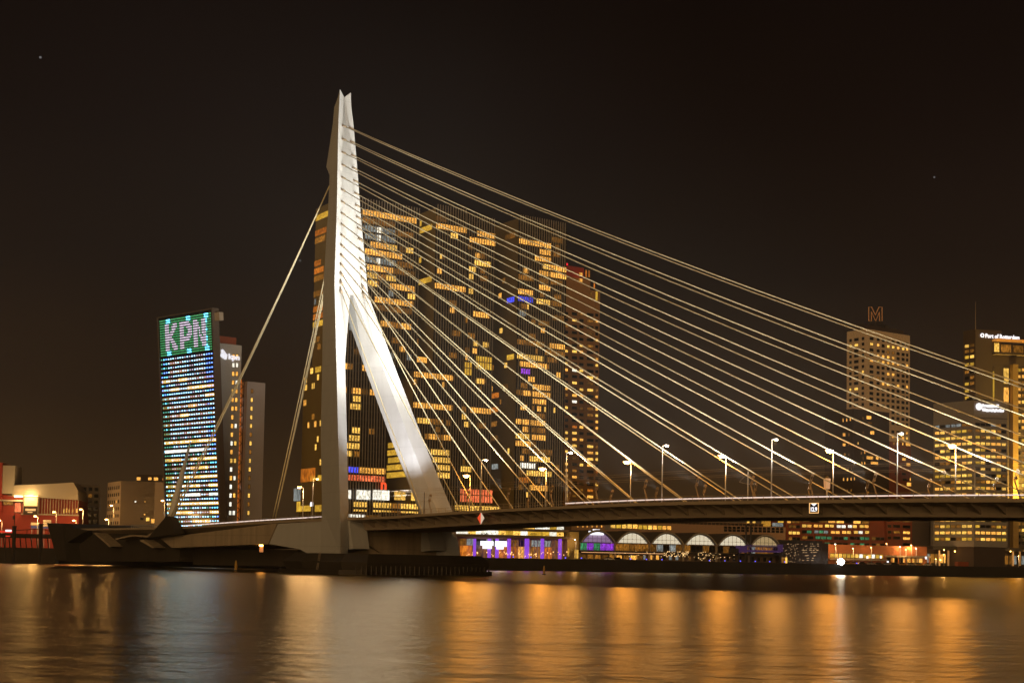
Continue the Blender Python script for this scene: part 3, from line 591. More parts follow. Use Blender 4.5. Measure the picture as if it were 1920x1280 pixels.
strip(podo, ep, ZB, [(52, 140, 1090, 1190, 'c'), (222, 275, 1090, 1170, 'c'), (75, 190, 1195, 1275, 'e'), (222, 275, 1190, 1275, 'e')], 7)
a0, z0 = fp.hit(712, 907)
text('n', 6.2, fp.pt(a0, z0-2.2, .6), fp.d, 'letter_sign', mat('red_neon', (.8, .1, .05), .5, var=0, emit=(1.0, .10, .03), es=1.1), podo, .15, .12)
# --- brown brick tower with crown, right of the glass towers
no = at(1072, 700, 752); pn = Plane((no.x, no.y), SKEW)
nb = thing('brown_brick_tower', 'tall brown brick apartment tower with red crown right behind the glass towers', 'building', (no.x, no.y, 5))
zc = lambda y, pl, x=1090: pl.hit(x, y)[1]
aL, aR = span(pn, 1030, 1123, 700); aM = span(pn, 1030, 1107, 560)[1]
wl = MB().pbox(pn, aL, aR, 5, zc(541, pn), -26, 0).build('wall', brick_orange, nb)
MB().pbox(pn, aL, aM, zc(541, pn), zc(522, pn), -24, -.3).build('upper_wall', brick_orange, nb)
MB().pbox(pn, span(pn, 1066, 1099, 500)[0], span(pn, 1066, 1099, 500)[1], zc(522, pn), zc(500, pn), -18, -2).build('crown', red_panel, nb)
MB().tube([pn.pt(span(pn, 1074, 1076, 495)[0], zc(501, pn), -6), pn.pt(span(pn, 1074, 1076, 495)[0], zc(493, pn), -6)], .9, 8).build('warning_light', mat('red_warning_lamp', (.6, .02, .03), .5, var=0, emit=(1, .02, .04), es=1.1), nb)
cols = [(1043, 1055), (1059, 1065), (1072, 1082), (1086, 1094), (1100, 1113), (1116, 1121.5)]
y = 588.0; r_ = 0
while y < 960:
    for j, (x0, x1) in enumerate(cols):
        a0, a1 = span(pn, x0, x1, y); z = pn.hit((x0+x1)/2, y + ((x0+x1)/2-1072)*.06)[1]
        kd = random.choices('koydwf', (.46, .22, .16, .08, .04, .04))[0] if y > 640 else random.choices('kdoy', (.7, .12, .1, .08))[0]
        window(nb, pn, a0, a1, z-.85, z+.85, kd)
    y += 11.75; r_ += 1
for x0, x1, y0, y1, kd in ((1085, 1092, 510, 518.5, 'o'), (1085, 1092, 521, 530, 'o'), (1096.5, 1100, 505, 521, 'f'), (1102, 1105.5, 506, 521, 'f'), (1112, 1115, 530, 541, 'f'), (1116, 1121, 544, 566, 'e'), (1106, 1110, 546, 561, 'd')):
    a0, a1 = span(pn, x0, x1, y0); window(nb, pn, a0, a1, pn.hit(x0, y1)[1], pn.hit(x0, y0)[1], kd, .35 if y0 < 540 else 0)
# --- tall pale tower with the letter on its roof
cm = at(1623, 800, 800); pm = Plane((cm.x, cm.y), SKEW); pml = Plane(Vector((cm.x, cm.y, 0)) - Vector((*SKEWL, 0))*14.6, SKEWL)
mv = thing('pale_stone_tower', 'tall pale stone apartment tower with a large outlined M sign on its roof', 'building', (cm.x, cm.y, 5))
def zm(y, x=1623): return pm.hit(x, y)[1]
wR = span(pm, 1623, 1706, 700)[1]
def plan(pl, plw, a1, w, out=0): c = pl.pt(0, 0, out); e = pl.pt(a1, 0, out); b = -Vector((*SKEWL, 0))*w; return [(q.x, q.y) for q in (c, e, e+b, c+b)]
MB().prism(plan(pm, pml, wR, 14.6), zm(768), zm(616)).build('wall', panel_white, mv)
MB().prism([(q.x, q.y) for q in (pm.pt(15.3, 0), pm.pt(wR, 0), pm.pt(wR, 0, -14), pm.pt(15.3, 0, -14))], zm(824), zm(768)-.01).build('lower_wall', panel_white, mv)
MB().prism([(q.x, q.y) for q in (pm.pt(2, 0, -2), pm.pt(wR-3, 0, -2), pm.pt(wR-3, 0, -12), pm.pt(2, 0, -12))], zm(616)+.01, zm(612)+1.5).build('roof_house', brick_dark, mv)
pd = Plane(pm.pt(-5.5, 0, 1.2), SKEW); wD = span(pd, 1600, 1667, 850)
dkb = MB().prism([(q.x, q.y) for q in (pd.pt(wD[0], 0), pd.pt(wD[1], 0), pd.pt(wD[1], 0, -22), pd.pt(wD[0], 0, -22))], 5, zm(769)); dko = dkb.build('dark_block', brick_dark, mv)
pr_ = Plane(pm.pt(0, 0, .8), SKEW); wr_ = span(pr_, 1667.5, 1708, 880)
rdo = MB().prism([(q.x, q.y) for q in (pr_.pt(wr_[0], 0), pr_.pt(wr_[1], 0), pr_.pt(wr_[1], 0, -20), pr_.pt(wr_[0], 0, -20))], 5, zm(823)-.02).build('red_block', brick_red, mv)
ZM = (1540, 560, 3.2)
rows = [(232, 'k'), (265, 'o'), (300, 'k'), (330, 'r1'), (365, 'o'), (400, 'k'), (432, 'r1'), (464, 'k'), (496, 'r2'), (530, 'k'), (562, 'k'), (594, 'k'), (628, 'k'), (662, 'k'), (697, 'k'), (728, 'r1'), (780, 'o2'), (812, 'o2')]
for yy, kd in rows:
    for j, x in enumerate((300, 340, 370, 400, 430, 460, 490, 514)):
        if yy > 650 and x < 410: continue
        X = 1540 + x/3.2; w_ = 19 if j == 0 else (10 if j == 7 else 13.5)
        a0, a1 = span(pm, X-w_/6.4*1.0-.6, X+w_/6.4+.6, 700); z = pm.hit(1623, 560+(yy)/3.2)[1]
        k_ = 'k'
        if kd == 'o': k_ = random.choice('ooyyok')
        elif kd == 'r1': k_ = 'o' if 330 < x < 450 and random.random() < .6 else 'k'
        elif kd == 'r2': k_ = random.choice('oodk') if x > 360 else 'k'
        elif kd == 'o2': k_ = random.choice('ooyk')
        elif random.random() < .05: k_ = 'd'
        window(mv, pm, a0, a1, z-1.05, z+.75, k_)
    if yy < 650:
        for x, w_ in ((175, 14), (210, 26), (250, 14)):
            X = 1540 + x/3.2; a0, a1 = span(pml, X-w_/6.4, X+w_/6.4, 700); z = pm.hit(1623, 560+(yy+2)/3.2)[1]
            window(mv, pml, a0, a1, z-1.05, z+.75, 'y' if (yy in (265, 530) and x < 240) or (yy == 432 and random.random() < .5) else 'k')
for x, y, w_, h_, kd in [(130, 728, 6, 24, 'o'), (152, 726, 6, 22, 'o'), (173, 722, 7, 22, 'o'), (285, 712, 32, 24, 'o'), (250, 716, 6, 14, 'd'), (238, 745, 6, 14, 'd'), (290, 745, 26, 10, 'd'), (136, 815, 18, 22, 'o'), (165, 815, 6, 20, 'd'), (305, 803, 28, 24, 'o'), (250, 800, 6, 14, 'd'), (136, 875, 20, 20, 'o'), (163, 872, 6, 20, 'd'), (220, 866, 6, 18, 'y'), (140, 932, 14, 14, 'd'), (165, 935, 6, 14, 'd'), (240, 925, 6, 18, 'd'), (260, 920, 7, 18, 'o'),
                         (250, 955, 6, 18, 'd'), (290, 953, 46, 22, 'o'), (335, 955, 18, 20, 'o'), (354, 955, 6, 18, 'o'), (243, 985, 6, 18, 'o'), (260, 985, 6, 18, 'o'), (318, 985, 50, 20, 'o'), (133, 1082, 8, 20, 'o'), (156, 1082, 8, 20, 'o'), (178, 1080, 8, 20, 'o'), (198, 1078, 8, 20, 'o'), (180, 1020, 8, 10, 'd'), (155, 1150, 7, 18, 'd'), (178, 1148, 7, 18, 'd'), (160, 1020, 6, 12, 'd'), (245, 1170, 6, 14, 'd'), (280, 1160, 14, 14, 'd')]:
    X, Y = 1540+x/3.2, 560+y/3.2; a0, a1 = span(pd, X-w_/6.4, X+w_/6.4, Y); z = pd.hit(X, Y)[1]; h = h_/3.2*800/2600*.5
    window(mv, pd, a0, a1, z-h, z+h, kd)
for x, y, w_, h_, kd in [(458, 868, 24, 22, 'd'), (435, 868, 10, 20, 'd'), (488, 870, 8, 20, 'o'), (520, 873, 34, 22, 'o'), (495, 905, 24, 16, 'd'), (495, 962, 24, 20, 'o'), (522, 993, 28, 24, 'o'), (490, 995, 8, 14, 'd'), (533, 1082, 8, 22, 'o'), (525, 1112, 30, 26, 'o'), (490, 1112, 8, 16, 'd'), (500, 1085, 26, 14, 'k'), (450, 1050, 16, 14, 'k'), (450, 930, 20, 14, 'k'), (450, 990, 20, 14, 'k'), (495, 1050, 24, 14, 'k')]:
    X, Y = 1540+x/3.2, 560+y/3.2; a0, a1 = span(pr_, X-w_/6.4, X+w_/6.4, Y); z = pr_.hit(X, Y)[1]; h = h_/3.2*800/2600*.5
    window(mv, pr_, a0, a1, z-h, z+h, kd)
pM = Plane(pm.pt(0, 0, -6), SKEW)
def mp_(x, y): s_, z_ = pM.hit(1600+x/18.29, 560+y/18.29); return pM.pt(s_, z_)
outl = [(530, 755), (530, 285), (625, 285), (760, 555), (880, 285), (985, 290), (985, 755), (900, 755), (895, 450), (765, 760), (620, 450), (620, 755)]
MB().tube([mp_(*q) for q in outl + outl[:1]], .26, 5).build('roof_letter', mat('letter_tubes', (.45, .22, .08), .5, var=0, emit=(.34, .13, .035), es=.42), mv)
stn = MB()
for x in (575, 760, 940): stn.tube([mp_(x, 755), mp_(x, 900)], .3, 5)
stn.tube([mp_(480, 870), mp_(1080, 870)], .5, 5); stn.build('letter_stand', steel_dark, mv)
for a_, w_, h_ in ((4, 5, 3.2), (12, 7, 2.2), (22, 4, 4.0), (29, 3, 2.0)): MB().pbox(pm, a_, a_+w_, zm(612)+1.51, zm(612)+1.5+h_*.6, -9, -5).build('roof_plant', steel_dark, mv)
# --- office slab with round lit sign, far right
co_ = at(1826, 900, 720); DR = (math.cos(R(14)), math.sin(R(14))); DL = (math.cos(R(-52)), math.sin(R(-52)))
pA = Plane((co_.x, co_.y), DR); pB0 = Plane((co_.x, co_.y), DL); aw = pB0.hit(1750, 900)[0]; pB = Plane(pB0.pt(aw, 0), DL); wB = -aw
wA = pA.hit(1889, 900)[0]; zt = pA.hit(1826, 750)[1]
of = thing('banded_office_block', 'grey banded office block with white lit round sign under the big tower', 'building', (co_.x, co_.y, 5))
c0 = Vector((co_.x, co_.y, 0)); p_ = [c0, c0+pA.d*wA, c0+pA.d*wA-pB.d*wB, c0-pB.d*wB]
MB().prism([(q.x, q.y) for q in p_], 15.5, zt).build('wall', clad_grey, of)
MB().prism([(q.x, q.y) for q in [c0+(pA.d*wA-pB.d*wB)*.04, c0+pA.d*wA*.97-pB.d*1, c0+pA.d*wA*.96-pB.d*wB*.95, c0+pA.d-pB.d*wB*.96]], 5, 15.4).build('recessed_base', brick_dark, of)
fl = 3.32; z = 18.6; i = 0; ztop_w = pA.hit(1826, 787)[1]
while z < ztop_w:
    for pl, w_, nb_ in ((pA, wA, 6), (pB, wB, 7)):
        dens = (.75 if pl is pA else .6)
        allon = i in (1, 13) or abs(z - pA.hit(1826, 832)[1]) < 1.7
        for k in range(nb_):
            a0 = w_*(.03 + .94*k/nb_); a1 = w_*(.03 + .94*(k+1)/nb_)
            kd = random.choices('eyodk', (3, 4, 1.5, 3, 2.5))[0] if not allon else random.choice('oyoy')
            if z > ztop_w - 3.4: kd = random.choice('kkdc')
            window(of, pl, a0+.08, a1-.08, z, z+1.75, kd, 0, UWIN)
    z += fl; i += 1
MB().pbox(pA, -.01, wA, pA.hit(1826, 783)[1], pA.hit(1826, 783)[1]+.35, 0, .1).build('cornice', steel_dark, of)
pS = Plane(pA.pt(0, 0, .25), DR); a0, z0 = pS.hit(1835.5, 762)
m_ = MB(); rr = 6.6*720/2600; m_.poly([pS.pt(a0+rr*math.cos(q*.3927), z0+rr*math.sin(q*.3927)) for q in range(16)], pS.n*.3); m_.build('round_sign', SIGNW, of)
for (x0, x1, y) in ((1842, 1873, 759.5), (1842, 1882, 767.5)):
    s0, z1 = pS.hit(x0, y); s1, _ = pS.hit(x1, y)
    a = s0
    while a < s1:
        w_ = random.uniform(.35, 1.0); MB().pbox(pS, a, min(a+w_, s1), z1-.75 + (-.25 if random.random() < .15 else 0), z1+random.choice((.35, .35, .75)), 0, .25).build('sign_letter', SIGNW, of); a += w_+.16
for a_, w_, h_ in ((2, 4, 2.2), (8, 5, 1.5)): MB().pbox(pA, a_, a_+w_, zt+.01, zt+h_, -10, -5).build('roof_plant', steel_dark, of)
# --- tall dark tower at the right border
cw = at(1829, 700, 775); DW = (math.cos(R(12)), math.sin(R(12))); DWL = (math.cos(R(-60)), math.sin(R(-60)))
pw = Plane((cw.x, cw.y), DW); q0 = Plane((cw.x, cw.y), DWL); aw = q0.hit(1806, 700)[0]; pwl = Plane(q0.pt(aw, 0), DWL); wl_ = -aw
wc = thing('dark_port_tower', 'dark tower at the right border with lit Port of Rotterdam sign and glowing gold column', 'building', (cw.x, cw.y, 5))
ztw = pw.hit(1829, 617)[1]; c0 = Vector((cw.x, cw.y, 0)); wW = pw.hit(1878, 650)[0]; tower_dark = mat('dark_brown_cladding', (.12, .09, .07), .6, var=.2, scale=.15)
MB().prism([(q.x, q.y) for q in (c0, c0+pw.d*wW, c0+pw.d*wW-pwl.d*wl_, c0-pwl.d*wl_)], 5, ztw).build('wall', tower_dark, wc)
MB().prism([(q.x, q.y) for q in (c0+pw.d*(wW+.01), c0+pw.d*(wW+30), c0+pw.d*(wW+30)-pwl.d*12, c0+pw.d*(wW+.01)-pwl.d*12)], 5, pw.hit(1890, 668)[1]).build('wing_wall', tower_dark, wc)
pww = Plane(pw.pt(0, 0, .0), DW)
zz = pwl.hit(1816, 628)[1]
for y in [648, 658, 669, 683, 697, 708, 719, 732, 745]:
    for k in range(2):
        a0, a1 = wl_*(.12+.42*k), wl_*(.5+.42*k); z = pwl.hit(1816, y)[1]; window(wc, pwl, a0, a1, z-1.1, z+.9, random.choice('ydedk'))
def wrect(x0, x1, y0, y1, kd, out=.0, nm='window', mesh=UWIN):
    a0, a1 = span(pw, x0, x1, (y0+y1)/2); window(wc, pw, a0, a1, pw.hit(x0, y1)[1], pw.hit(x0, y0)[1], kd, out, mesh, nm)
wrect(1861, 1864.5, 690, 757, 'e'); wrect(1881, 1892, 687, 722, 'y'); wrect(1881, 1892, 723, 757, 'o')
# balcony box
a0, zb = pw.hit(1861, 662); a1 = pw.hit(1935, 650)[0]; zt_ = pw.hit(1861, 640)[1]
MB().pbox(pw, a0-.4, a1, zb-.9, zb, 0, 4.5).build('terrace_floor', tower_dark, wc)
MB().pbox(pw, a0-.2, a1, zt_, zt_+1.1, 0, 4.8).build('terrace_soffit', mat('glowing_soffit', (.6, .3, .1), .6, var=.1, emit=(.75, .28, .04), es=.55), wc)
wrect(1863, 1874, 641, 661, 'y', .05); wrect(1875, 1897, 644, 661, 'd', .05); wrect(1898, 1920, 646, 662, 'd', .05)
# gold column and right windows
a0, a1 = span(pw, 1893.5, 1903.5, 800)
gold_clad = mat('uplit_gold_stone', (.55, .36, .12), .7, var=.2, scale=.15)
MB().pbox(pw, a0, a1, 5, pw.hit(1895, 684)[1], 0, 3.2).build('column', gold_clad, wc)
for y in range(690, 1030, 12):
    if 930 < y < 965: continue
    for x0, x1 in ((1906, 1914), (1915, 1924)):
        wrect(x0, x1, y, y+6.5, random.choice('eyoddk'))
pS = Plane(pw.pt(0, 0, .1), DW); a0, z0 = pS.hit(1839, 629.5)
text('Port of Rotterdam', 3.3, pS.pt(pS.hit(1847, 629)[0], z0-.9, .2), pS.d, 'sign_letters', SIGNW, wc, .1, .06, .86)
lg = MB(); 
for q in range(6): lg.tube([pS.pt(a0+.85+1.0*math.cos(q*1.047), z0+.3+1.0*math.sin(q*1.047), .2), pS.pt(a0+.85+1.0*math.cos((q+1)*1.047), z0+.3+1.0*math.sin((q+1)*1.047), .2)], .3, 5)
lg.build('sign_emblem', SIGNW, wc)
mb_ = pwl.pt(wl_*.4, ztw, -6); MB().tube([mb_, mb_+Vector((0, 0, 17))], [.25, .08], 6).build('antenna', steel_grey, wc)
lb = pw.pt(span(pw, 1898, 1899, 800)[0], 17, 13.0)
light('column_uplight', 'SPOT', lb, 1000000, (1, .62, .12), wc, aim=pw.pt(span(pw, 1898, 1899, 800)[0], 62, 3.2), size=40, blend=.8)
# --- tower with the leaning facade of coloured lamps
BL, BR, TL, TR = at(314, 1010, 553), at(414, 1010, 530), at(297, 597, 546.5), at(398, 580, 523.5)
kp = thing('leaning_lamp_facade_tower', 'leaning tower with green and white lamp dots spelling KPN left of the pylon', 'building', (BR.x, BR.y, 5))
def K(a, b, o=0):
    p = BL.lerp(BR, a).lerp(TL.lerp(TR, a), b); return p + KN*o
KN = (BR-BL).cross(TL-BL).normalized()
if KN.y > 0: KN = -KN
gl_blue = mat('dark_blue_glass', (.016, .022, .03), .2, var=.3, scale=.1)
MB().loft([[K(0, 0), K(1, 0), K(1, 0, -2.5), K(0, 0, -2.5)], [K(0, 1), K(1, 1), K(1, 1, -2.5), K(0, 1, -2.5)]]).build('facade_slab', gl_blue, kp)
ed = MB(); 
for a0, a1, b0, b1 in ((-.014, 0, 0, 1.006), (1, 1.014, 0, 1.006), (0, 1, 1, 1.006)): ed.loft([[K(a0, b0, .5), K(a1, b0, .5), K(a1, b0, -2.6), K(a0, b0, -2.6)], [K(a0, b1, .5), K(a1, b1, .5), K(a1, b1, -2.6), K(a0, b1, -2.6)]])
ed.build('facade_frame', tower_dark, kp)
MB().loft([[K(1.015, .95, -.5), K(1.1, .95, -.5), K(1.1, .95, -2.4), K(1.015, .95, -2.4)], [K(1.015, .985, -.5), K(1.1, .985, -.5), K(1.1, .985, -2.4), K(1.015, .985, -2.4)]]).build('roof_hoist', steel_grey, kp)
LEDC = {'G': ((.015, .62, .20), .62), 'W': ((.95, .80, 1.0), 1.15), 'C': ((.10, .62, 1.0), 1.1), 'B': ((.10, .25, 1.0), 1.1), 'V': ((.30, .66, 1.0), 1.0), 'T': ((.10, .85, .62), .9)}
LB = {k: MB() for k in LEDC}
def dot(a, b, w, h, c):
    p = K(a, b, .05); ea = (K(a+.01, b)-K(a, b)).normalized(); eb = (K(a, b+.01)-K(a, b)).normalized()
    LB[c].quadbox(p - ea*w*.5 - eb*h*.5, ea*w, eb*h, KN*.22)
glyph = {'K': ['###...###', '###..####', '###..###.', '###.###..', '######...', '#####....', '######...', '###.###..', '###..###.', '###..####', '###...###'],
         'P': ['#######..', '########.', '###..####', '###...###', '###...###', '###..####', '########.', '#######..', '###......', '###......', '###......'],
         'N': ['###...###', '####..###', '####..###', '#####.###', '###.#.###', '###.#.###', '###.##.##', '###..####', '###..####', '###...###', '###...###']}
NC, NR = 38, 15
for r in range(NR):
    for c in range(NC):
        ch = 'G'
        if 2 <= r < 13:
            for gi, g_ in enumerate('KPN'):
                k = c - (4 + gi*10.5)
                k = int(math.floor(k))
                if 0 <= k < 9 and glyph[g_][r-2][k] == '#': ch = 'W'
        if ch == 'G' and (r < 2 or r > 12) and c in (5, 6, 7, 20, 21, 22, 33, 34, 35): ch = 'C'
        if ch == 'G' and c in (33, 34) : ch = 'C' if random.random() < .5 else 'T'
        dot(.035+.93*c/(NC-1), .985-.155*r/(NR-1), .38, .42, ch)
NC2 = 22; nrow = 41; b0_, b1_ = .02, .81
for r in range(nrow):
    b = b1_ - (b1_-b0_)*r/(nrow-1)
    for c in range(NC2):
        if c < 3: ch = random.choice('TCB') if r < 10 else random.choice('TTGC')
        elif c > 18: ch = 'B' if r < 8 else random.choice('VCB')
        else: ch = random.choice('VVVW') if r < 18 else random.choice('VWWVT')
        if r > 26 and random.random() < .3: ch = 'V'
        dot(.035+.93*c/(NC2-1), b, .36, .40, ch)
for c_, m_ in LB.items(): stuff(m_.build('lamp_dots', mat('led_'+c_, (.3, .3, .3), .5, var=0, emit=LEDC[c_][0], es=LEDC[c_][1]*(5.6 if c_ in 'CBV' else 1.05)), kp))
kinds = ['d', 'd', 'd', 'y', 'd', 'd', 'd', 'd', 'd', 'y', 'w', 'y', 'd', 'y', 'y', 'w', 'y', 'y', 'y', 'y']
for i, kd in enumerate(kinds):
    b = b1_ - (b1_-b0_)*(2*i+1.0)/(nrow-1); hb = .0065
    for j in range(6):
        if i < 2 and j not in (1, 2, 4): continue
        kk = kd if random.random() < .75 else random.choice('ydd')
        if i > 12 and j == 0: kk = 'e'
        a0, a1 = .02+.96*j/6, .02+.96*(j+1)/6
        p = K(a0, b-hb, .0); xa = K(a1, b-hb)-p; za = K(a0, b+hb)-p; ya = -KN
        o = bpy.data.objects.new('window', UPANE); COL.objects.link(o); o.parent = kp; q = p - BASE[kp.name] + KN*.003
        o.matrix_basis = Matrix(((xa.x, ya.x, za.x, q.x), (xa.y, ya.y, za.y, q.y), (xa.z, ya.z, za.z, q.z), (0, 0, 0, 1)))
        o.material_slots[1].link = 'OBJECT'; o.material_slots[1].material = LIT[kk]
fl_l = MB()
for i in range(21):
    b = b1_ - (b1_-b0_)*(2*i)/(nrow-1) - .004
    fl_l.loft([[K(0, b-.0016, .0), K(1, b-.0016, .0), K(1, b-.0016, .35), K(0, b-.0016, .35)], [K(0, b+.0016, .0), K(1, b+.0016, .0), K(1, b+.0016, .35), K(0, b+.0016, .35)]])
stuff(fl_l.build('floor_lines', tower_dark, kp))
sp = at(357, 828, 520); sb = at(318, 980, 505)
MB().tube([sb, sb.lerp(sp, .5), sp], [1.35, 1.05, .25], 12).build('leaning_prop', mat('prop_white_paint', (.8, .78, .72), .5, var=.05), kp, True)
# concrete slabs and lift shaft behind
pk = Plane(at(404, 800, 541).xy, (math.cos(R(38)), math.sin(R(38))))
def kbox(x0, x1, ytop, out, nm, m, dep=14, ybase=None):
    a0, a1 = span(pk, x0, x1, 800); return MB().pbox(pk, a0, a1, 5, pk.hit(x0, ytop)[1], out-dep, out).build(nm, m, kp)
slab_m = mat('pale_concrete_slab', (.56, .49, .42), .8, var=.1, scale=.08)
kbox(404.5, 449, 642, 0, 'slab', slab_m); kbox(463.5, 497.5, 714, -1.0, 'slab', mat('grey_violet_slab', (.50, .45, .46), .8, var=.08))
a0, a1 = span(pk, 423, 458, 640); MB().pbox(pk, a0, a1, pk.hit(423, 644)[1], pk.hit(423, 625)[1], -13, -7).build('roof_house', brick_red, kp)
a0, a1 = span(pk, 449.3, 463, 800); zt_ = pk.hit(450, 700)[1]
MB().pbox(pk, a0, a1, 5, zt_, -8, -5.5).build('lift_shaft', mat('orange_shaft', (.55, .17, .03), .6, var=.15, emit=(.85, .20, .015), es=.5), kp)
lf = MB(); zz = 9; 
while zz < zt_ - 2:
    lf.tube([pk.pt(a0+.4, zz, -3), pk.pt(a1-.4, zz+1.9, -3)], .16, 4); lf.tube([pk.pt(a1-.4, zz+1.9, -3), pk.pt(a0+.4, zz+3.8, -3)], .16, 4)
    zz += 3.8
for a in (a0+.3, a1-.3): lf.tube([pk.pt(a, 5, -2.9), pk.pt(a, zt_, -2.9)], .22, 4)
stuff(lf.build('lift_lattice', steel_dark, kp))
zz = 10
while zz < zt_ - 1: window(kp, pk, a0+1.0, a1-.6, zz, zz+.95, 'w' if random.random() < .6 else 'o', -5.3, UPANE, 'landing_light'); zz += 3.5
for i in range(22):
    y = 668 + i*16.6*.86 + i*2.0
    if y > 975: break
    for x in (437.8, 444.6):
        X = x - (y-668)*.022
        if x > 440 and y > 770 and i % 2: continue
        a, z = pk.hit(X, y); window(kp, pk, a-.55, a+.55, z-1.0, z+1.0, random.choice('oywo'))
    if y > 730:
        a, z = pk.hit(472.5-(y-730)*.03, y); pk2 = Plane(pk.pt(0, 0, -1.0), pk.d); a, z = pk2.hit(472.5-(y-730)*.03, y); window(kp, pk2, a-.5, a+.5, z-.95, z+.95, random.choice('ydyd'))
pk3 = Plane(pk.pt(0, 0, .15), pk.d)
def kpt(x, y): s_, z_ = pk3.hit(400+x/16, 630+y/16); return pk3.pt(s_, z_)
leaf = [(225, 420), (270, 395), (320, 440), (370, 520), (415, 550), (410, 620), (380, 705), (330, 690), (270, 650), (205, 600), (215, 550), (240, 500)]
MB().poly([kpt(*q) for q in leaf], pk3.n*.25).build('sign_emblem', mat('sign_cool_white', (.8, .8, .8), .5, var=0, emit=(.72, .72, .80), es=1.1), kp)
s0, z0 = pk3.hit(428, 671)
text('kpn', 2.9, pk3.pt(s0, z0-.3, .1), pk3.d, 'sign_letters', MAT['sign_cool_white'], kp, .12, .1, 1.15)
# --- left bank: theatre, blocks
lx = at(150, 1000, 610); pt_ = Plane(at(0, 1000, 590).xy, (math.cos(R(9)), math.sin(R(9))))
th = thing('red_theatre', 'red and beige theatre with curved metal roof and lit billboard at the left border', 'building', (pt_.pt(20, 0).x, pt_.pt(20, 0).y, 5))
def tz(x, y): return pt_.hit(x, y)[1]
def ts(x, y=950): return pt_.hit(x, y)[0]
MB().pbox(pt_, ts(-60), ts(148), 5, tz(60, 962), -30, 0).build('red_base', red_panel, th)
MB().pbox(pt_, ts(-60), ts(146), tz(60, 962)+.01, tz(60, 928), -29, -1.2).build('gallery_wall', mat('red_gallery', (.40, .05, .03), .7, var=.15), th)
roof = [(14, 929), (147, 937), (146.5, 920), (138, 904), (100, 906.5), (26, 909.5), (24, 928)]
MB().poly([pt_.pt(*pt_.hit(x, y), .6) for x, y in roof], -pt_.n*26).build('curved_roof', zinc, th)
MB().pbox(pt_, ts(3), ts(25.5), tz(5, 925), tz(5, 872), -16, .4).build('fly_tower', zinc, th)
MB().pbox(pt_, ts(-60), ts(2.5), tz(0, 961), tz(0, 867), -20, .9).build('red_tower', red_panel, th)
MB().pbox(pt_, ts(-10), ts(44), tz(0, 939), tz(0, 936), -.5, 1.2).build('canopy', zinc, th)
gf = MB(); x = 73
while x < 147: gf.pbox(pt_, ts(x), ts(x)+.22, tz(90, 963), tz(90, 933), -.4, .1); x += 5.2
stuff(gf.build('gallery_posts', zinc, th))
MB().pbox(pt_, ts(40), ts(148.5), tz(90, 965.5), tz(90, 963), -.6, .6).build('ledge', zinc, th)
for x0, x1, y0, y1, kd in ((118, 121, 953, 962, 'y'), (123, 126, 951, 961, 'o'), (128, 131, 953, 961, 'o'), (134, 137, 953, 961, 'o'), (142, 145, 952, 961, 'o'), (92, 94, 936, 962, 'd'), (26, 39, 940, 961, 'r'), (4, 24, 939, 946, 'd')):
    window(th, pt_, ts(x0), ts(x1), tz(x0, y1), tz(x0, y0), kd, -1.15)
bb = MB().pbox(pt_, ts(45), ts(72), tz(45, 964), tz(45, 931), .65, 1.0).build('billboard', mat('poster_dark', (.05, .025, .015), .5, var=.3, scale=.5), th)
MB().pbox(pt_, ts(46.2), ts(70.8), tz(45, 948), tz(45, 931.5), 1.003, 1.06).build('poster_top_glow', mat('poster_glow', (.9, .75, .45), .5, var=.2, scale=.5, emit=(1, .62, .2), es=.85), bb)
MB().pbox(pt_, ts(48.5), ts(68), tz(45, 957), tz(45, 953), 1.003, 1.05).build('poster_lettering', mat('poster_letters', (.8, .6, .35), .5, var=.3, scale=3, emit=(.9, .55, .25), es=.45), bb)
MB().pbox(pt_, ts(53), ts(62), tz(45, 960.5), tz(45, 958.5), 1.003, 1.05).build('poster_lettering', MAT['poster_letters'], bb)
fx = MB(); fx.pbox(pt_, ts(44.3), ts(45), tz(45, 965), tz(45, 930), .6, 1.3); fx.pbox(pt_, ts(72), ts(72.7), tz(45, 965), tz(45, 930), .6, 1.3); fx.build('billboard_frame', zinc, bb)
bl = pt_.pt(ts(58), tz(45, 928), 3.0); MB().pbox(pt_, ts(46), ts(71), tz(45, 929.6), tz(45, 928.6), 1.2, 2.0).build('poster_lamp', mat('poster_lamp_glow', (.8, .8, .8), .4, var=0, emit=(1, .56, .16), es=7), bb)
light('poster_light', 'POINT', bl, 1500, (1, .66, .26), th, rad=1.2)
fl_ = pt_.pt(ts(36), tz(36, 930), 3.0)
MB().pbox(pt_, ts(28.5), ts(44), tz(30, 932), tz(30, 928.8), 2.4, 3.0).build('canopy_lamp', MAT['poster_lamp_glow'], th)
light('canopy_light', 'POINT', fl_ - Vector((0, 0, .8)) + pt_.n*1.0, 1500, (1, .66, .26), th, rad=1.5)
# dark glass flats right of the theatre
def block(name, label, px0, px1, ytop, Y, ang, m, dep=22, zb=5):
    p = Plane(at(px0, 960, Y).xy, (math.cos(R(ang)), math.sin(R(ang)))); a1 = p.hit(px1, 960)[0]
    t = thing(name, label, 'building', (p.o.x, p.o.y, zb)); zt = p.hit(px0, ytop)[1]
    MB().pbox(p, 0, a1, zb, zt, -dep, 0).build('wall', m, t); return t, p, a1, zt
t, p, a1, zt = block('dark_brown_flats', 'dark brown block of flats just right of the theatre', 140, 186, 908, 640, 20, tower_dark)
for i in range(7):
    for j in range(4):
        window(t, p, a1*(.04+.24*j), a1*(.22+.24*j), zt-2.9-3.0*i, zt-.9-3.0*i, random.choices('kd', (.85, .15))[0])
t, p, a1, zt = block('beige_office_cube', 'plain beige windowless-fronted cube with small side windows beside the lamp-dot tower', 225, 289, 901, 585, 14, mat('beige_render', (.46, .36, .26), .8, var=.08))
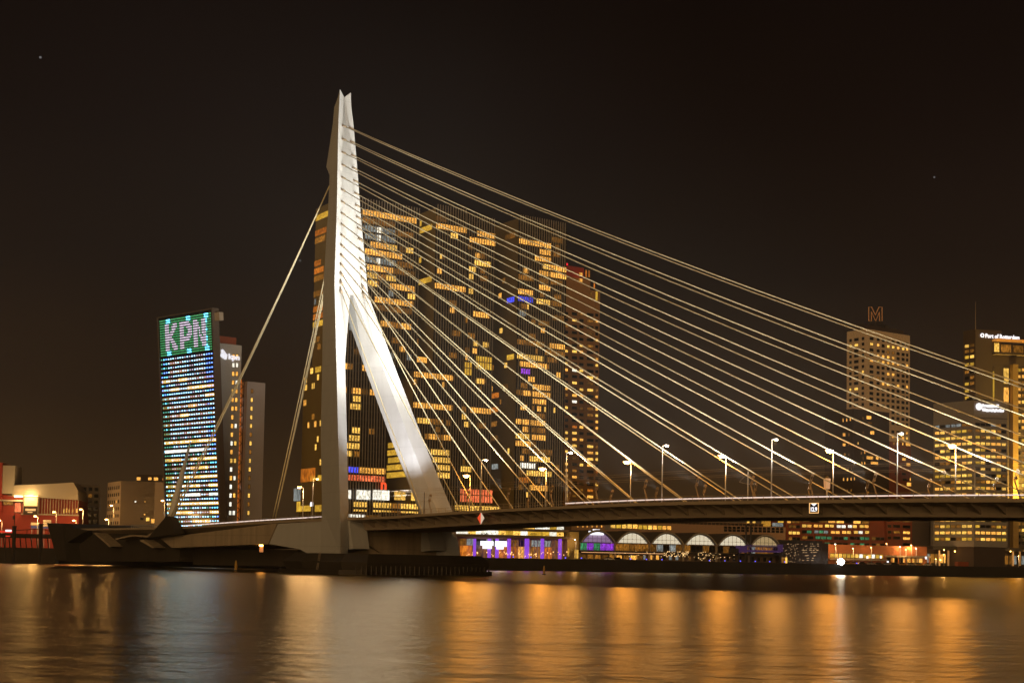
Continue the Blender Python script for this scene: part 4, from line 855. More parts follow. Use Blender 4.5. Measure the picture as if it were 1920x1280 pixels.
ps = Plane(Vector((p.o.x, p.o.y, 0)) - Vector((math.cos(R(-58)), math.sin(R(-58)), 0))*22, (math.cos(R(-58)), math.sin(R(-58))))
aw = max(0, ps.hit(201, 940)[0])
MB().prism([(q.x, q.y) for q in (ps.pt(22, 0), ps.pt(aw, 0), ps.pt(aw, 0)+p.d*18, p.pt(18, 0))], 5, zt-.02).build('side_wall', mat('beige_render_side', (.46, .35, .25), .8, var=.08), t)
for i in range(7):
    for j in range(6):
        w0 = aw + (22-aw)*(.06+.155*j); window(t, ps, w0, w0+(22-aw)*.07, zt-3.4-3.0*i, zt-1.9-3.0*i, 'k' if random.random() < .93 else 'o')
for x, y, w_, h_, kd in ((277, 973, 7, 8, 'y'), (286.5, 976, 7, 10, 'o'), (266, 972, 6, 5, 'k'), (254, 940, 3, 3, 'w'), (272, 940, 2, 2, 'o'), (271, 964, 3, 3, 'o')):
    a, z = p.hit(x, y); k = 585/2600/2; window(t, p, a-w_*k, a+w_*k, z-h_*k, z+h_*k, kd)
t, p, a1, zt = block('dark_housing_slab', 'dark housing slab with orange windows behind the beige cube', 255, 318, 889, 640, 8, brick_dark)
for x, y, w_, h_, kd in ((260, 897, 8, 7, 'o'), (281, 897, 7, 6, 'o'), (292.5, 897.5, 9, 7, 'o'), (306, 898, 4, 5, 'f'), (291, 918, 5, 5, 'o'), (290, 939, 5, 5, 'y'), (300, 975, 8, 9, 'c'), (309, 918, 4, 4, 'k'), (300, 940, 5, 5, 'k'), (309, 940, 4, 4, 'k'), (300, 918, 5, 5, 'k')):
    a, z = p.hit(x, y); k = 640/2600/2; window(t, p, a-w_*k, a+w_*k, z-h_*k, z+h_*k, kd)

# ------------------------------------------------------------------ waterfront buildings on the far quay
QD = (268.5, 118.0); PQ = Plane((-13.5, 586), QD)       # quay edge
def back(off): return Plane(PQ.pt(0, 0, -off), QD)
def rect(parent, pl, x0, x1, y0, y1, kd, out=.0, mesh=None, nm='window', n=1, alt=None):
    a0, a1 = span(pl, x0, x1, (y0+y1)/2); zt, zb = pl.hit(x0, y0)[1], pl.hit(x0, y1)[1]; w = (a1-a0)/n
    for k in range(n): window(parent, pl, a0+w*k+.04, a0+w*(k+1)-.04, zb, zt, (random.choice(alt) if alt and random.random() < .5 else kd), out, mesh or UPANE, nm)
def pb(parent, pl, x0, x1, y0, y1, o0, o1, nm, m, yref=None):
    a0, a1 = span(pl, x0, x1, (y0+y1)/2); return MB().pbox(pl, a0, a1, pl.hit(x0, y1)[1], pl.hit(x0, y0)[1], o0, o1).build(nm, m, parent)
# glass hall with purple columns
ph = back(3); a0, a1 = span(ph, 852, 1064, 1000)
hall = thing('waterfront_glass_hall', 'brightly lit glass waterfront hall with purple glowing columns and planted terraces', 'building', ph.pt((a0+a1)/2, 5))
zr = lambda y, x=960: ph.hit(x, y)[1]
MB().pbox(ph, a0, a1, 5, zr(1007), -14, -3.5).build('inner_wall', mat('warm_wall', (.40, .24, .13), .7, var=.2), hall)
rect(hall, ph, 868, 1062, 1022, 1044, 'f', -3.4, None, 'lit_window', 9, 'dod'); rect(hall, ph, 868, 1062, 1009, 1021, 'd', -3.4, None, 'lit_window', 16, 'ck')
for y0, y1, o in ((1003.5, 1008.5, 1.5), (990.5, 995, .6), (980, 983, 0)):
    b0, b1 = span(ph, 850, 1066 if o > 1 else 1062, 1000); zt, zb = ph.hit(868, y0-3)[1], ph.hit(868, y1-3)[1]
    MB().pbox(ph, b0, b1+ (1 if o else 2), zb, zt, -13.5, o).build('terrace_slab', mat('taupe_slab', (.23, .17, .12), .7, var=.1), hall)
for y0, y1, kk in ((993, 1000, 'we'), (982, 988, 'ew')):
    b0, b1 = span(ph, 852, 1060, 1000); zt, zb = ph.hit(868, y0-.5)[1], ph.hit(868, y1)[1]; n = 15
    MB().pbox(ph, b0, b1, zb, zt, -12, -1.6).build('upper_wall', mat('cream_wall', (.6, .5, .3), .7, var=.1), hall)
    for k in range(n): window(hall, ph, b0+(b1-b0)*k/n+.05, b0+(b1-b0)*(k+1)/n-.05, zb, zt, random.choice('weyy'), -1.55, UPANE, 'lit_window')
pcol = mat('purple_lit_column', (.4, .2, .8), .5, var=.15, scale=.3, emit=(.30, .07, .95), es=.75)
for x, w_ in ((890, 4), (917.5, 5), (932, 5), (954.5, 5), (988, 7), (1017, 5), (1050, 5)):
    c0, c1 = span(ph, x-w_/2, x+w_/2, 1030); MB().pbox(ph, c0, c1, 5, ph.hit(x, 1007.5)[1]-.4, -.6, .3).build('column', pcol, hall)
for x0, x1, y0, y1 in ((900, 924, 1013.5, 1022), (904, 921, 1022.3, 1028), (927.5, 949, 1013.5, 1024), (930, 943, 1024.3, 1029)):
    pb(hall, ph, x0, x1, y0, y1, .4, .8, 'glowing_sign', SIGNW)
mu = MB(); x = 962
while x < 1062: c0, _ = span(ph, x, x+1, 1020); mu.pbox(ph, c0, c0+.16, 5, zr(1008.5), -3.3, -3.0); x += 6.4
stuff(mu.build('mullions', zinc, hall))
tl = MB()
for k in range(46):
    x = random.uniform(872, 1060); a, z = ph.hit(x, random.uniform(1034, 1042)); o = random.uniform(.6, 2.4); c = ph.pt(a, z, o); r_ = random.uniform(.10, .26)
    tl.tube([c-Vector((0, 0, r_)), c+Vector((0, 0, r_))], r_, 6)
stuff(tl.build('terrace_lights', mat('terrace_lamp', (.8, .6, .4), .5, var=0, emit=(1, .5, .16), es=2.2), hall))
pl_g = mat('planter_leaves', (.09, .12, .035), .8, var=.4, scale=2)
sh_ = MB()
for k in range(26):
    x = random.uniform(872, 1056); y = random.choice((988.5, 1001.5)); a, z = ph.hit(x, y); 
    for j in range(10):
        c = ph.pt(a+random.uniform(-.8, .8), z+random.uniform(-.5, .4), random.uniform(-.6, .3)); e = Vector((random.uniform(-1, 1), random.uniform(-1, 1), random.uniform(-.3, 1))).normalized()*.45
        sh_.poly([c, c+e, c+e+Vector((.1, 0, .3))], Vector((.02, .02, .02)))
stuff(sh_.build('planting', pl_g, hall))
# side wall with outdoor stair
ks = thing('stair_annex', 'yellow lit annex wall with an outdoor stair between the hall and the arches', 'building', ph.pt(span(ph, 1070, 1071, 1040)[0], 5))
pb(ks, ph, 1064.3, 1086, 996, 1048, -10, -.4, 'wall', mat('yellow_wall', (.5, .38, .14), .7, var=.15))
s_ = MB(); 
for i in range(9): s_.quadbox(ph.pt(*ph.hit(1062+i*1.45, 1046.5-i*1.9), .2), ph.d*.45, Vector((0, 0, .12)), ph.n*1.4)
s_.tube([ph.pt(*ph.hit(1060.5, 1043), 1.5), ph.pt(*ph.hit(1072, 1028), 1.5), ph.pt(*ph.hit(1084, 1028), 1.5)], .09, 5); s_.build('stair', steel_dark, ks)
rect(ks, ph, 1078, 1085, 1030, 1046, 'y', -.35); rect(ks, ph, 1065, 1068, 1027, 1042, 'e', -.35)
# arched hall: six barrel roofs
pa = back(7); ar = thing('arched_terminal_hall', 'long terminal hall with six glazed arches lit from inside', 'building', pa.pt(span(pa, 1270, 1271, 1030)[0], 5))
zq = lambda x, y: pa.hit(x, y)[1]
A0, A1 = span(pa, 1086, 1463, 1020); wA_ = (A1-A0)/6
z_sp, z_cr = 13.0, 18.2                                  # springing and crown
shell = mat('dark_arch_shell', (.10, .085, .07), .6, var=.15); rimm = mat('pale_arch_rim', (.5, .46, .38), .6, var=.1)
mull_m = mat('arch_mullion', (.10, .085, .06), .6, var=0)
archlit = ['p', 'w', 'w', 'w', 'w', 'y']
for k in range(6):
    c0, c1 = A0+wA_*k, A0+wA_*(k+1); cm_ = (c0+c1)/2; rx = wA_*.5-.12
    def arc(r0, dzz, o, n=18): return [pa.pt(cm_ + r0*(2*i/n-1), z_sp + (z_cr-z_sp+dzz)*(1-abs(2*i/n-1)**2.2), o) for i in range(n+1)]
    outer, inner = arc(rx+.1, .35, 1.2), arc(rx-.9, -.75, 1.2)
    vault = MB(); vault.poly(outer + inner[::-1], -pa.n*26); vault.build('vault', shell, ar)
    rim_ = MB(); o2, i2 = arc(rx, .18, 1.24), arc(rx-.55, -.3, 1.24); rim_.poly(o2 + i2[::-1], pa.n*.18); rim_.build('arch_rim', rimm, ar)
    gl = arc(rx-1.0, -.8, -.1)
    fan = MB(); fan.poly(gl, -pa.n*.15); gp = fan.build('fanlight', mat('fanlight_%s' % archlit[k], (.5, .5, .45), .6, var=.25, scale=.35, emit={'w': (.86, .76, .55), 'p': (.20, .12, .30), 'y': (.50, .36, .17)}[archlit[k]], es=.8 if k != 5 else .62), ar)
    mm = MB()
    for j in range(1, 8):
        a = c0 + wA_*j/8; t_ = (a-cm_)/(rx-1.0)
        if abs(t_) < .98: mm.tube([pa.pt(a, 9.4, .0), pa.pt(a, z_sp + (z_cr-z_sp-.8)*(1-abs(t_)**2.2), .0)], .07, 4)
    for zz in (12.7, 14.6): mm.tube([pa.pt(cm_-(rx-1.1)*(1 if zz < 13 else .9), zz, 0), pa.pt(cm_+(rx-1.1)*(1 if zz < 13 else .9), zz, 0)], .07, 4)
    stuff(mm.build('glazing_bars', mull_m, ar))
    for j in range(5):
        window(ar, pa, c0+.5+(wA_-1)*j/5+.05, c0+.5+(wA_-1)*(j+1)/5-.05, 9.5, 12.5, random.choice('dkdcd') if k else random.choice('pbgp'), -.1, UPANE, 'window')
    MB().pbox(pa, c0-.35, c0+.35, 5.2, z_sp+.4, -.2, .6).build('pier', concrete, ar)
MB().pbox(pa, A0-.5, A1+.5, 8.6, 9.3, -20, 2.6).build('gallery_floor', steel_dark, ar)
MB().pbox(pa, A0-.5, A1+.5, 5.0, 8.6, -20, -1.2).build('ground_floor_wall', mat('ground_wall', (.16, .11, .07), .7, var=.25, scale=.4), ar)
MB().pbox(pa, A0+2, A0+wA_*5.9, z_sp+2.2, z_cr-.4, -25, -18).build('back_wall', shell, ar)
for k in range(30):
    a = A0+2+(A1-A0-4)*k/30; window(ar, pa, a, a+1.7, 5.6, 7.9, random.choice('kkdodc') if k < 16 else random.choice('kkkkd'), -1.15, UWIN)
rr = MB()
for zz in (9.8, 10.3): rr.tube([pa.pt(A0, zz, 2.5), pa.pt(A1, zz, 2.5)], .05, 4)
a = A0
while a < A1: rr.tube([pa.pt(a, 9.3, 2.5), pa.pt(a, 10.35, 2.5)], .05, 4); a += 2.2
stuff(rr.build('gallery_railing', steel_dark, ar))
sx0, sz = pa.hit(1103, 998); sx1 = pa.hit(1131, 998)[0]; MB().pbox(pa, sx0, sx1, sz-.9, sz+.8, .3, .6).build('glowing_sign', SIGNW, ar); MB().pbox(pa, sx0+2, sx1-2, sz+.83, sz+1.6, .3, .6).build('glowing_sign', SIGNW, ar)
MB().pbox(pa, A0+.5, A0+wA_*2.35, 8.35, 8.55, 1.2, 2.5).build('soffit_light', mat('soffit_glow', (.8, .5, .3), .5, var=0, emit=(1, .52, .22), es=1.0), ar)
for k in range(9): window(ar, pa, A0+1+k*3.6, A0+4.2+k*3.6, 5.4, 7.6, random.choice('ddoed'), -1.14, UWIN, 'shop_window')
# fairy lights under the arches
tl = MB()
for k in range(150):
    x = random.choices((random.uniform(1236, 1284), random.uniform(1295, 1345), random.uniform(1150, 1240), random.uniform(1350, 1370)), (5, 3, 1, .6))[0]; y = random.uniform(1034, 1053)
    if x < 1285: y = random.uniform(1033, 1043)
    a, z = pa.hit(x, y); c = pa.pt(a, z, random.uniform(2.0, 4.2)); r_ = random.uniform(.07, .15); tl.tube([c-Vector((0, 0, r_)), c+Vector((0, 0, r_))], r_, 5)
stuff(tag(tl.build('fairy_lights', mat('fairy_lamp', (.8, .6, .4), .5, var=0, emit=(1, .62, .25), es=2.0)), 'strings of small warm lights hung under the arched hall gallery', 'lights'))
# long building behind the arches
pg = back(46); lg_ = thing('long_warehouse', 'long pale building with amber windows and a window grid behind the arched hall', 'building', pg.pt(span(pg, 1270, 1271, 1000)[0], 5))
G0, G1 = span(pg, 1071, 1473, 1000); zg = lambda x, y: pg.hit(x, y)[1]
beige_p = mat('salmon_panel', (.50, .31, .19), .7, var=.08, scale=.1)
MB().pbox(pg, G0, G1, 5, zg(1270, 981.5), -18, 0).build('wall', beige_p, lg_)
MB().pbox(pg, span(pg, 1240, 1241, 980)[0], G1-1, zg(1270, 981.5)+.01, zg(1270, 977), -16, -1.5).build('roof_storey', brick_dark, lg_)
rect(lg_, pg, 1144, 1196, 980.5, 990, 'o', .02, UWIN, 'window', 5, 'ye'); rect(lg_, pg, 1196, 1259, 983, 992, 'o', .02, UWIN, 'window', 7, 'yed')
for x in (1082, 1092, 1100, 1109, 1118, 1127): rect(lg_, pg, x, x+2, 984.5, 988, 'o', .02)
pb(lg_, pg, 1134, 1143, 978, 993, 0, .3, 'pilaster', clad_grey)
for k in range(14):
    for j in range(2):
        x = 1357 + k*8.1; rect(lg_, pg, x, x+6.6, 986+j*5.2+(x-1357)*.025, 990.6+j*5.2+(x-1357)*.025, 'k', .02, UWIN)
rf = MB(); 
for k in range(28):
    a = span(pg, 1240+k*7.3, 1241+k*7.3, 978)[0]; rf.tube([pg.pt(a, zg(1270, 981.5), -.4), pg.pt(a, zg(1270, 976.6), -.4)], .12, 4)
rf.tube([pg.pt(span(pg, 1240, 1241, 978)[0], zg(1270, 976.6), -.4), pg.pt(G1-1.5, zg(1270, 976.6), -.4)], .14, 4); stuff(rf.build('roof_railing', beige_p, lg_))
for x in (1399, 1410): rect(lg_, pg, x, x+5, 973, 980, 'y', .6)
pb(lg_, pg, 1434, 1444, 968, 986, -3, .5, 'stair_tower', mat('amber_stair', (.6, .4, .12), .6, var=.15, emit=(.55, .27, .03), es=.6)); rect(lg_, pg, 1457, 1468, 973, 979, 'e', .6); rect(lg_, pg, 1447, 1467, 979.5, 986, 'c', .6, None, 'window', 3)
# red brick office row
pr2 = back(62); rb = thing('red_brick_offices', 'long red brick office row with strips of lit windows below the bridge deck', 'building', pr2.pt(span(pr2, 1570, 1571, 1000)[0], 5))
R0, R1 = span(pr2, 1474, 1662, 1000); MB().pbox(pr2, R0, R1, 5, pr2.hit(1560, 948)[1], -20, 0).build('wall', brick_red, rb)
for x0, x1, y, n, kd, alt in ((1475, 1500, 974, 3, 'o', 'yd'), (1503, 1630, 972, 8, 'o', 'dk'), (1503, 1522, 982, 2, 'o', 'y'), (1525, 1543, 982, 2, 'y', 'o'), (1546, 1564, 982, 2, 'y', 'o'), (1568, 1586, 983, 2, 'y', 'w'), (1589, 1607, 983, 2, 'y', 'w'), (1611, 1629, 983, 2, 'y', 'o'), (1478, 1500, 983, 3, 'd', 'k'),
                           (1503, 1522, 993, 2, 'k', 'g'), (1526, 1553, 993, 3, 'g', 'kc'), (1557, 1575, 994, 2, 'o', 'y'), (1578, 1596, 994, 2, 'y', 'o'), (1600, 1618, 994, 2, 'y', 'w'), (1621, 1630, 994, 1, 'y', None), (1478, 1500, 995, 3, 'd', 'y'),
                           (1503, 1525, 1004, 2, 'k', 'd'), (1528, 1560, 1004, 3, 'g', 'g'), (1563, 1590, 1005, 3, 'g', 'k'), (1593, 1630, 1005, 4, 'g', 'k'), (1634, 1658, 1006, 3, 'k', 'd'), (1545, 1590, 1016, 4, 'g', 'k'), (1593, 1630, 1017, 4, 'g', 'k'), (1634, 1658, 1018, 3, 'k', 'd'), (1478, 1500, 1006, 3, 'd', 'k')):
    rect(rb, pr2, x0, x1, y, y+6.2, kd, .02, UWIN, 'window', n, alt)
pr3 = back(60); r4 = thing('red_brick_tower_foot', 'red brick corner block with small dark windows below the deck right of the office row', 'building', pr3.pt(span(pr3, 1685, 1686, 1000)[0], 5))
S0, S1 = span(pr3, 1662.4, 1710, 1000); MB().pbox(pr3, S0, S1, 5, pr3.hit(1680, 940)[1], -18, 0).build('wall', brick_red, r4)
for x0, x1, y, kd in ((1664, 1671, 972, 'k'), (1674, 1688, 972, 'd'), (1692, 1707, 973, 'd'), (1664, 1671, 983, 'k'), (1674, 1688, 983, 'k'), (1692, 1707, 984, 'k'), (1664, 1671, 994, 'k'), (1674, 1688, 994, 'd'), (1692, 1707, 995, 'o'), (1692, 1707, 1006, 'o'), (1664, 1671, 1005, 'k'), (1674, 1688, 1005, 'k'), (1692, 1707, 1017, 'k')):
    rect(r4, pr3, x0, x1, y, y+5.5, kd, .02, UWIN)
t4 = thing('blank_grey_slab', 'blank dark grey building slab between the red brick block and the banded offices', 'building', pr3.pt(span(pr3, 1730, 1731, 1000)[0], 5))
pb(t4, pr3, 1711, 1744, 967, 1040, -16, -.6, 'wall', tower_dark); pb(t4, pr3, 1743.2, 1750, 967, 1040, -14, -2.2, 'recess', brick_dark)
# low brick hall with lit shop windows
p5 = back(30); lo = thing('low_brick_hall', 'low red brick hall with a row of bright shop windows behind the parked cars', 'building', p5.pt(span(p5, 1640, 1641, 1040)[0], 5))
L0, L1 = span(p5, 1552, 1738, 1040); MB().pbox(p5, L0, L1, 5, p5.hit(1640, 1022)[1], -14, 0).build('wall', mat('orange_lit_brick', (.46, .16, .06), .85, var=.2, scale=.3), lo)
rect(lo, p5, 1556, 1656, 1036.5, 1045, 'e', .02, UWIN, 'window', 13, 'ywe'); pb(lo, p5, 1553, 1660, 1046, 1048.5, -.3, 1.6, 'canopy', zinc)
pb(lo, p5, 1659, 1732, 1040.5, 1043.5, -.3, 5.5, 'porch_roof', zinc); rect(lo, p5, 1662, 1730, 1044.5, 1054, 'o', .02, UWIN, 'window', 9, 'fkd')
for x in (1661, 1673, 1686, 1698, 1731): pb(lo, p5, x-.6, x+.6, 1043, 1057, 4.4, 5.0, 'porch_post', mat('orange_post', (.55, .2, .06), .7, var=.1))
# dotted dark pavilion
p6 = back(5); da = thing('dark_mesh_pavilion', 'dark mesh-clad pavilion with dotted light patterns right of the boarding bridge', 'building', p6.pt(span(p6, 1505, 1506, 1040)[0], 5))
D0, D1 = span(p6, 1462, 1553, 1040); MB().pbox(p6, D0, D1, 5, p6.hit(1480, 1016)[1], -20, 0).build('wall', mat('dark_mesh', (.06, .042, .032), .6, var=.35, scale=1.5), da)
MB().pbox(p6, D0-.6, D1-4, p6.hit(1480, 1016)[1]+.01, p6.hit(1480, 1012)[1], -20, .8).build('roof_edge', steel_dark, da)
dd = MB()
for k in range(120):
    m0 = random.random()
    if m0 < .45: x, y = random.uniform(1503, 1534), 1019 + random.choice((0, 4, 9, 12, 16, 22, 27, 31)) + random.uniform(-.5, .5)
    else: x, y = random.uniform(1468, 1500), random.uniform(1018, 1056)
    a, z = p6.hit(x, y); w_ = random.uniform(.12, .5) if m0 < .45 else .14; dd.pbox(p6, a-w_, a+w_, z-.1, z+.1, .003, .1)
stuff(dd.build('light_dots', mat('pavilion_dot', (.7, .5, .3), .5, var=0, emit=(.62, .40, .2), es=.8), da))
rect(da, p6, 1465, 1476, 1044, 1057, 'y', .02, None, 'window', 3, 'd')
# arcade under the office block
p7 = back(34); ac = thing('glazed_arcade', 'flat-roofed glazed arcade with pale columns at the foot of the office block', 'building', p7.pt(span(p7, 1830, 1831, 1045)[0], 5))
C0, C1 = span(p7, 1742, 1960, 1045); MB().pbox(p7, C0, C1, p7.hit(1830, 1031)[1], p7.hit(1830, 1025)[1], -24, 3).build('flat_roof', steel_dark, ac)
MB().pbox(p7, C0+1, C1, 5, p7.hit(1830, 1031.2)[1], -20, -4).build('inner_wall', brick_dark, ac)
rect(ac, p7, 1745, 1940, 1036, 1056, 'd', -3.95, UWIN, 'window', 24, 'kodcy')
for x in (1759, 1776, 1794, 1812, 1832, 1853, 1874, 1897, 1910): pb(ac, p7, x-1.1, x+1.1, 1031.3, 1060, .5, 1.2, 'column', panel_white)
ll = MB()
for x, y in ((1762, 1030.5), (1782, 1033), (1791, 1031.5), (1818, 1033), (1852, 1031.5), (1871, 1032.5), (1886, 1033), (1914, 1033), (1849, 1042), (1755, 1049)):
    a, z = p7.hit(x, y); c = p7.pt(a, z, 3.4); ll.tube([c-Vector((0, 0, .2)), c+Vector((0, 0, .2))], .24, 6)
stuff(ll.build('soffit_lights', LAMP, ac))
# boarding bridge with two masts
p8 = back(1.5); gw = thing('boarding_bridge', 'purple lit passenger boarding bridge between two tall dark masts on the quay', 'gangway', p8.pt(span(p8, 1410, 1411, 1050)[0], 5.1))
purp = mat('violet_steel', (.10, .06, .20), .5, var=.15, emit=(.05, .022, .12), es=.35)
for x in (1400.5, 1409.5): pb(gw, p8, x-1.1, x+1.1, 984, 1057, -1.0, -.5, 'mast', steel_dark)
pb(gw, p8, 1399.5, 1410.5, 983, 985.5, -1.1, -.4, 'mast_head', steel_dark); pb(gw, p8, 1384, 1398, 1022, 1035, -2, 1.2, 'cabin', purp)
pb(gw, p8, 1398.2, 1462, 1030, 1034, -1.8, .8, 'walkway', purp); pb(gw, p8, 1462.2, 1466, 1020, 1034, -1.8, 1.0, 'end_frame', purp); pb(gw, p8, 1370, 1383.8, 1027, 1036, -1.6, .6, 'telescopic_end', steel_dark); pb(gw, p8, 1462.5, 1465, 1034.2, 1058, -1.0, .2, 'leg', steel_dark); pb(gw, p8, 1385, 1387, 1035.2, 1057, -.8, .2, 'leg', steel_dark)
tr_ = MB(); 
for k in range(13):
    x = 1399+k*4.9; a0, z0 = p8.hit(x, 1029.8); a1, z1 = p8.hit(x+2.4, 1021.5); a2, _ = p8.hit(x+4.9, 1029.8); tr_.tube([p8.pt(a0, z0, .6), p8.pt(a1, z1, .6)], .1, 4); tr_.tube([p8.pt(a1, z1, .6), p8.pt(a2, z0, .6)], .1, 4)
a0, z0 = p8.hit(1398.4, 1021.5); a1, _ = p8.hit(1462, 1021.5); tr_.tube([p8.pt(a0, z0, .6), p8.pt(a1, z0, .6)], .14, 4); stuff(tr_.build('truss', purp, gw))
# blue marker lights along the quay edge
blue = mat('blue_marker', (.1, .1, .8), .4, var=0, emit=(.10, .10, 1.0), es=2.4)
bk = 0
for x in (962, 995, 1060, 1090, 1182, 1212, 1241, 1330, 1359, 1388, 1416, 1443, 1471, 1606):
    a = PQ.hit(x, 1050)[0]; c = PQ.pt(a, 5.25, .1)
    t = thing('quay_marker_light', 'tiny blue marker light on the quay edge, %s from the pylon' % ORD[bk], 'light', c, 'blue lights along the quay edge'); bk += 1
    MB().tube([c, c+Vector((0, 0, .35))], .09, 6).build('post', steel_dark, t); MB().tube([c+Vector((0, 0, .35)), c+Vector((0, 0, .75))], .24, 8).build('lens', blue, t)
# street lamps on the quay and car park
def px_lamp(x, y, Y, label, zb=5.0, lens=LAMP, e=900, col=(1, .55, .2), lw=.5, group='street lamps on the far quay'):
    top = at(x, y, Y); return lamp((top.x, top.y, zb), max(2.5, top.z-zb+.35), (-.4, -1, 0), label, group, lens, e, col, lw)
for i, (x, y, Y) in enumerate(((1567, 1021, 690), (1600, 1029, 690), (1634, 1027, 700), (1688, 1026, 712), (1699, 1031, 706), (1709, 1023, 715), (1718, 1029, 712), (1663, 1020, 716), (1755, 1049, 715))):
    px_lamp(x, y, Y, 'small street lamp by the car park on the far quay, %s from the left' % ORD[i], e=1500 if i in (0, 5, 1, 4) else 700, lens=LAMP if i % 3 else LAMPW)
for i, (x, y, Y) in enumerate(((1080, 1013, 605), (1146, 1015, 632), (1217, 1019, 640), (1290, 1020, 648), (1770, 1040, 722), (1820, 1041, 728), (1868, 1042, 735), (1910, 1043, 742))):
    px_lamp(x, y, Y, ('small white lamp on the quay before the arched hall, %s from the left' % ORD[i]) if i < 4 else ('small orange lamp on the quay before the glazed arcade, %s from the left' % ORD[i-4]), e=900 if i > 3 else 400, lens=LAMPW if i < 4 else LAMP, lw=.45)
for i, (x, y) in enumerate(((1605, 1044), (1630, 1043.5), (1643, 1053), (1714, 1045))):
    c = p5.hit(x, y); q = p5.pt(c[0], c[1], 9); t = thing('light_box', 'small square white light box by the low brick hall, %s from the left' % ORD[i], 'sign', (q.x, q.y, 5), 'white light boxes by the car park')
    MB().tube([(q.x, q.y, 5), (q.x, q.y, q.z-.6)], .08, 5).build('post', steel_dark, t); MB().pbox(Plane(q.xy, QD), -.5, .5, q.z-.6, q.z+.6, -.1, .1).build('box', SIGNW, t)
q = PQ.pt(PQ.hit(1576, 1056)[0], 0, .2); zf = at(1576, 1057, q.y).z
t = thing('quay_searchlight', 'dazzling white searchlight at the edge of the far quay', 'floodlight', (q.x, q.y, 5.2))
MB().tube([(q.x, q.y, 5.2), (q.x, q.y, 5.2+.5)], .25, 8).build('stand', steel_dark, t); cz = Vector((q.x, q.y, 6.3)); tc_ = (Vector((0, 0, 4.5))-cz).normalized()
MB().tube([cz-tc_*.9, cz], [.8, 1.65], 16).build('housing', steel_dark, t); MB().tube([cz+tc_*.01, cz+tc_*.12], 1.55, 16).build('lens', mat('searchlight_lens', (.9, .9, .9), .4, var=0, emit=(1, .98, .94), es=90), t)
# parked cars
def car(c, d, m, label):
    d = Vector((d[0], d[1], 0)).normalized(); n = Vector((-d.y, d.x, 0)); c = Vector(c); t = thing('parked_car', label, 'car', c, 'cars parked on the far quay'); U_ = Vector((0, 0, 1))
    prof = [(-2.15, .35), (-2.2, .8), (-1.9, .95), (-1.2, 1.0), (1.0, .95), (2.0, .82), (2.2, .6), (2.15, .35)]
    MB().poly([c + d*a + U_*z - n*.85 for a, z in prof], n*1.7).build('body', m, t)
    MB().loft([[c+d*a+n*b+U_*.96 for a, b in ((-1.7, -.8), (1.0, -.8), (1.0, .8), (-1.7, .8))], [c+d*a+n*b+U_*1.48 for a, b in ((-1.2, -.65), (.3, -.65), (.3, .65), (-1.2, .65))]]).build('cabin', LIT['k'], t)
    for a in (-1.35, 1.35):
        for b in (-.8, .8): MB().tube([c+d*a+n*(b-.12)+U_*.33, c+d*a+n*(b+.12)+U_*.33], .33, 10).build('wheel', steel_dark, t)
cm1 = [mat('car_silver', (.5, .48, .45), .3, .3, var=0), mat('car_white', (.7, .68, .62), .35, var=0), mat('car_black', (.03, .03, .03), .25, var=0), mat('car_ochre', (.5, .28, .06), .35, var=0), mat('car_red', (.35, .04, .03), .35, var=0)]
cl = ['silver', 'white', 'black', 'ochre', 'dark red']
p9 = back(7)
for i in range(11):
    x = 1588 + i*15.0; a = p9.hit(x, 1055)[0]; ci = (3, 3, 2, 0, 2, 0, 2, 3, 0, 3, 1)[i]; q = p9.pt(a, 5.0, random.uniform(-.6, .6))
    car(q, (p9.d.x, p9.d.y), cm1[ci], '%s car in the parked row on the far quay, %s from the left' % (cl[ci], ORD[i]))
a = p8.hit(1148, 1045)[0]; car(back(4).pt(a, 5.0), (p9.d.x, p9.d.y), cm1[1], 'white car parked under the arched hall near the pylon'); a = p8.hit(1164, 1045)[0]; car(back(4).pt(a, 5.0), (p9.d.x, p9.d.y), cm1[2], 'dark car parked beside the white car under the arched hall')
q = p9.pt(p9.hit(1800, 1056)[0], 5.0); t = thing('red_container', 'small red container box on the quay before the glazed arcade', 'container', q); MB().pbox(p9, p9.hit(1790, 1056)[0], p9.hit(1810, 1056)[0], 5.0, 7.5, 0, 2.4).build('shell', brick_red, t)
rb_ = MB(); a0 = p9.hit(1790, 1056)[0]; a1 = p9.hit(1810, 1056)[0]
for k in range(9): rb_.pbox(p9, a0+(a1-a0)*(k+.3)/9, a0+(a1-a0)*(k+.7)/9, 5.15, 7.35, 2.4, 2.48)
rb_.build('corrugation', brick_red, t)
# cafe glimpsed between the pylon legs
pc = Plane((-62, 574), (1, .3)); cf = thing('lit_cafe', 'low lit cafe window strip seen under the bridge between the pylon feet', 'building', pc.pt(8, 5))
pb(cf, pc, 660, 800, 1018, 1046, -8, 0, 'wall', brick_dark); rect(cf, pc, 694, 778, 1028, 1043, 'e', .02, UWIN, 'window', 8, 'ydo')

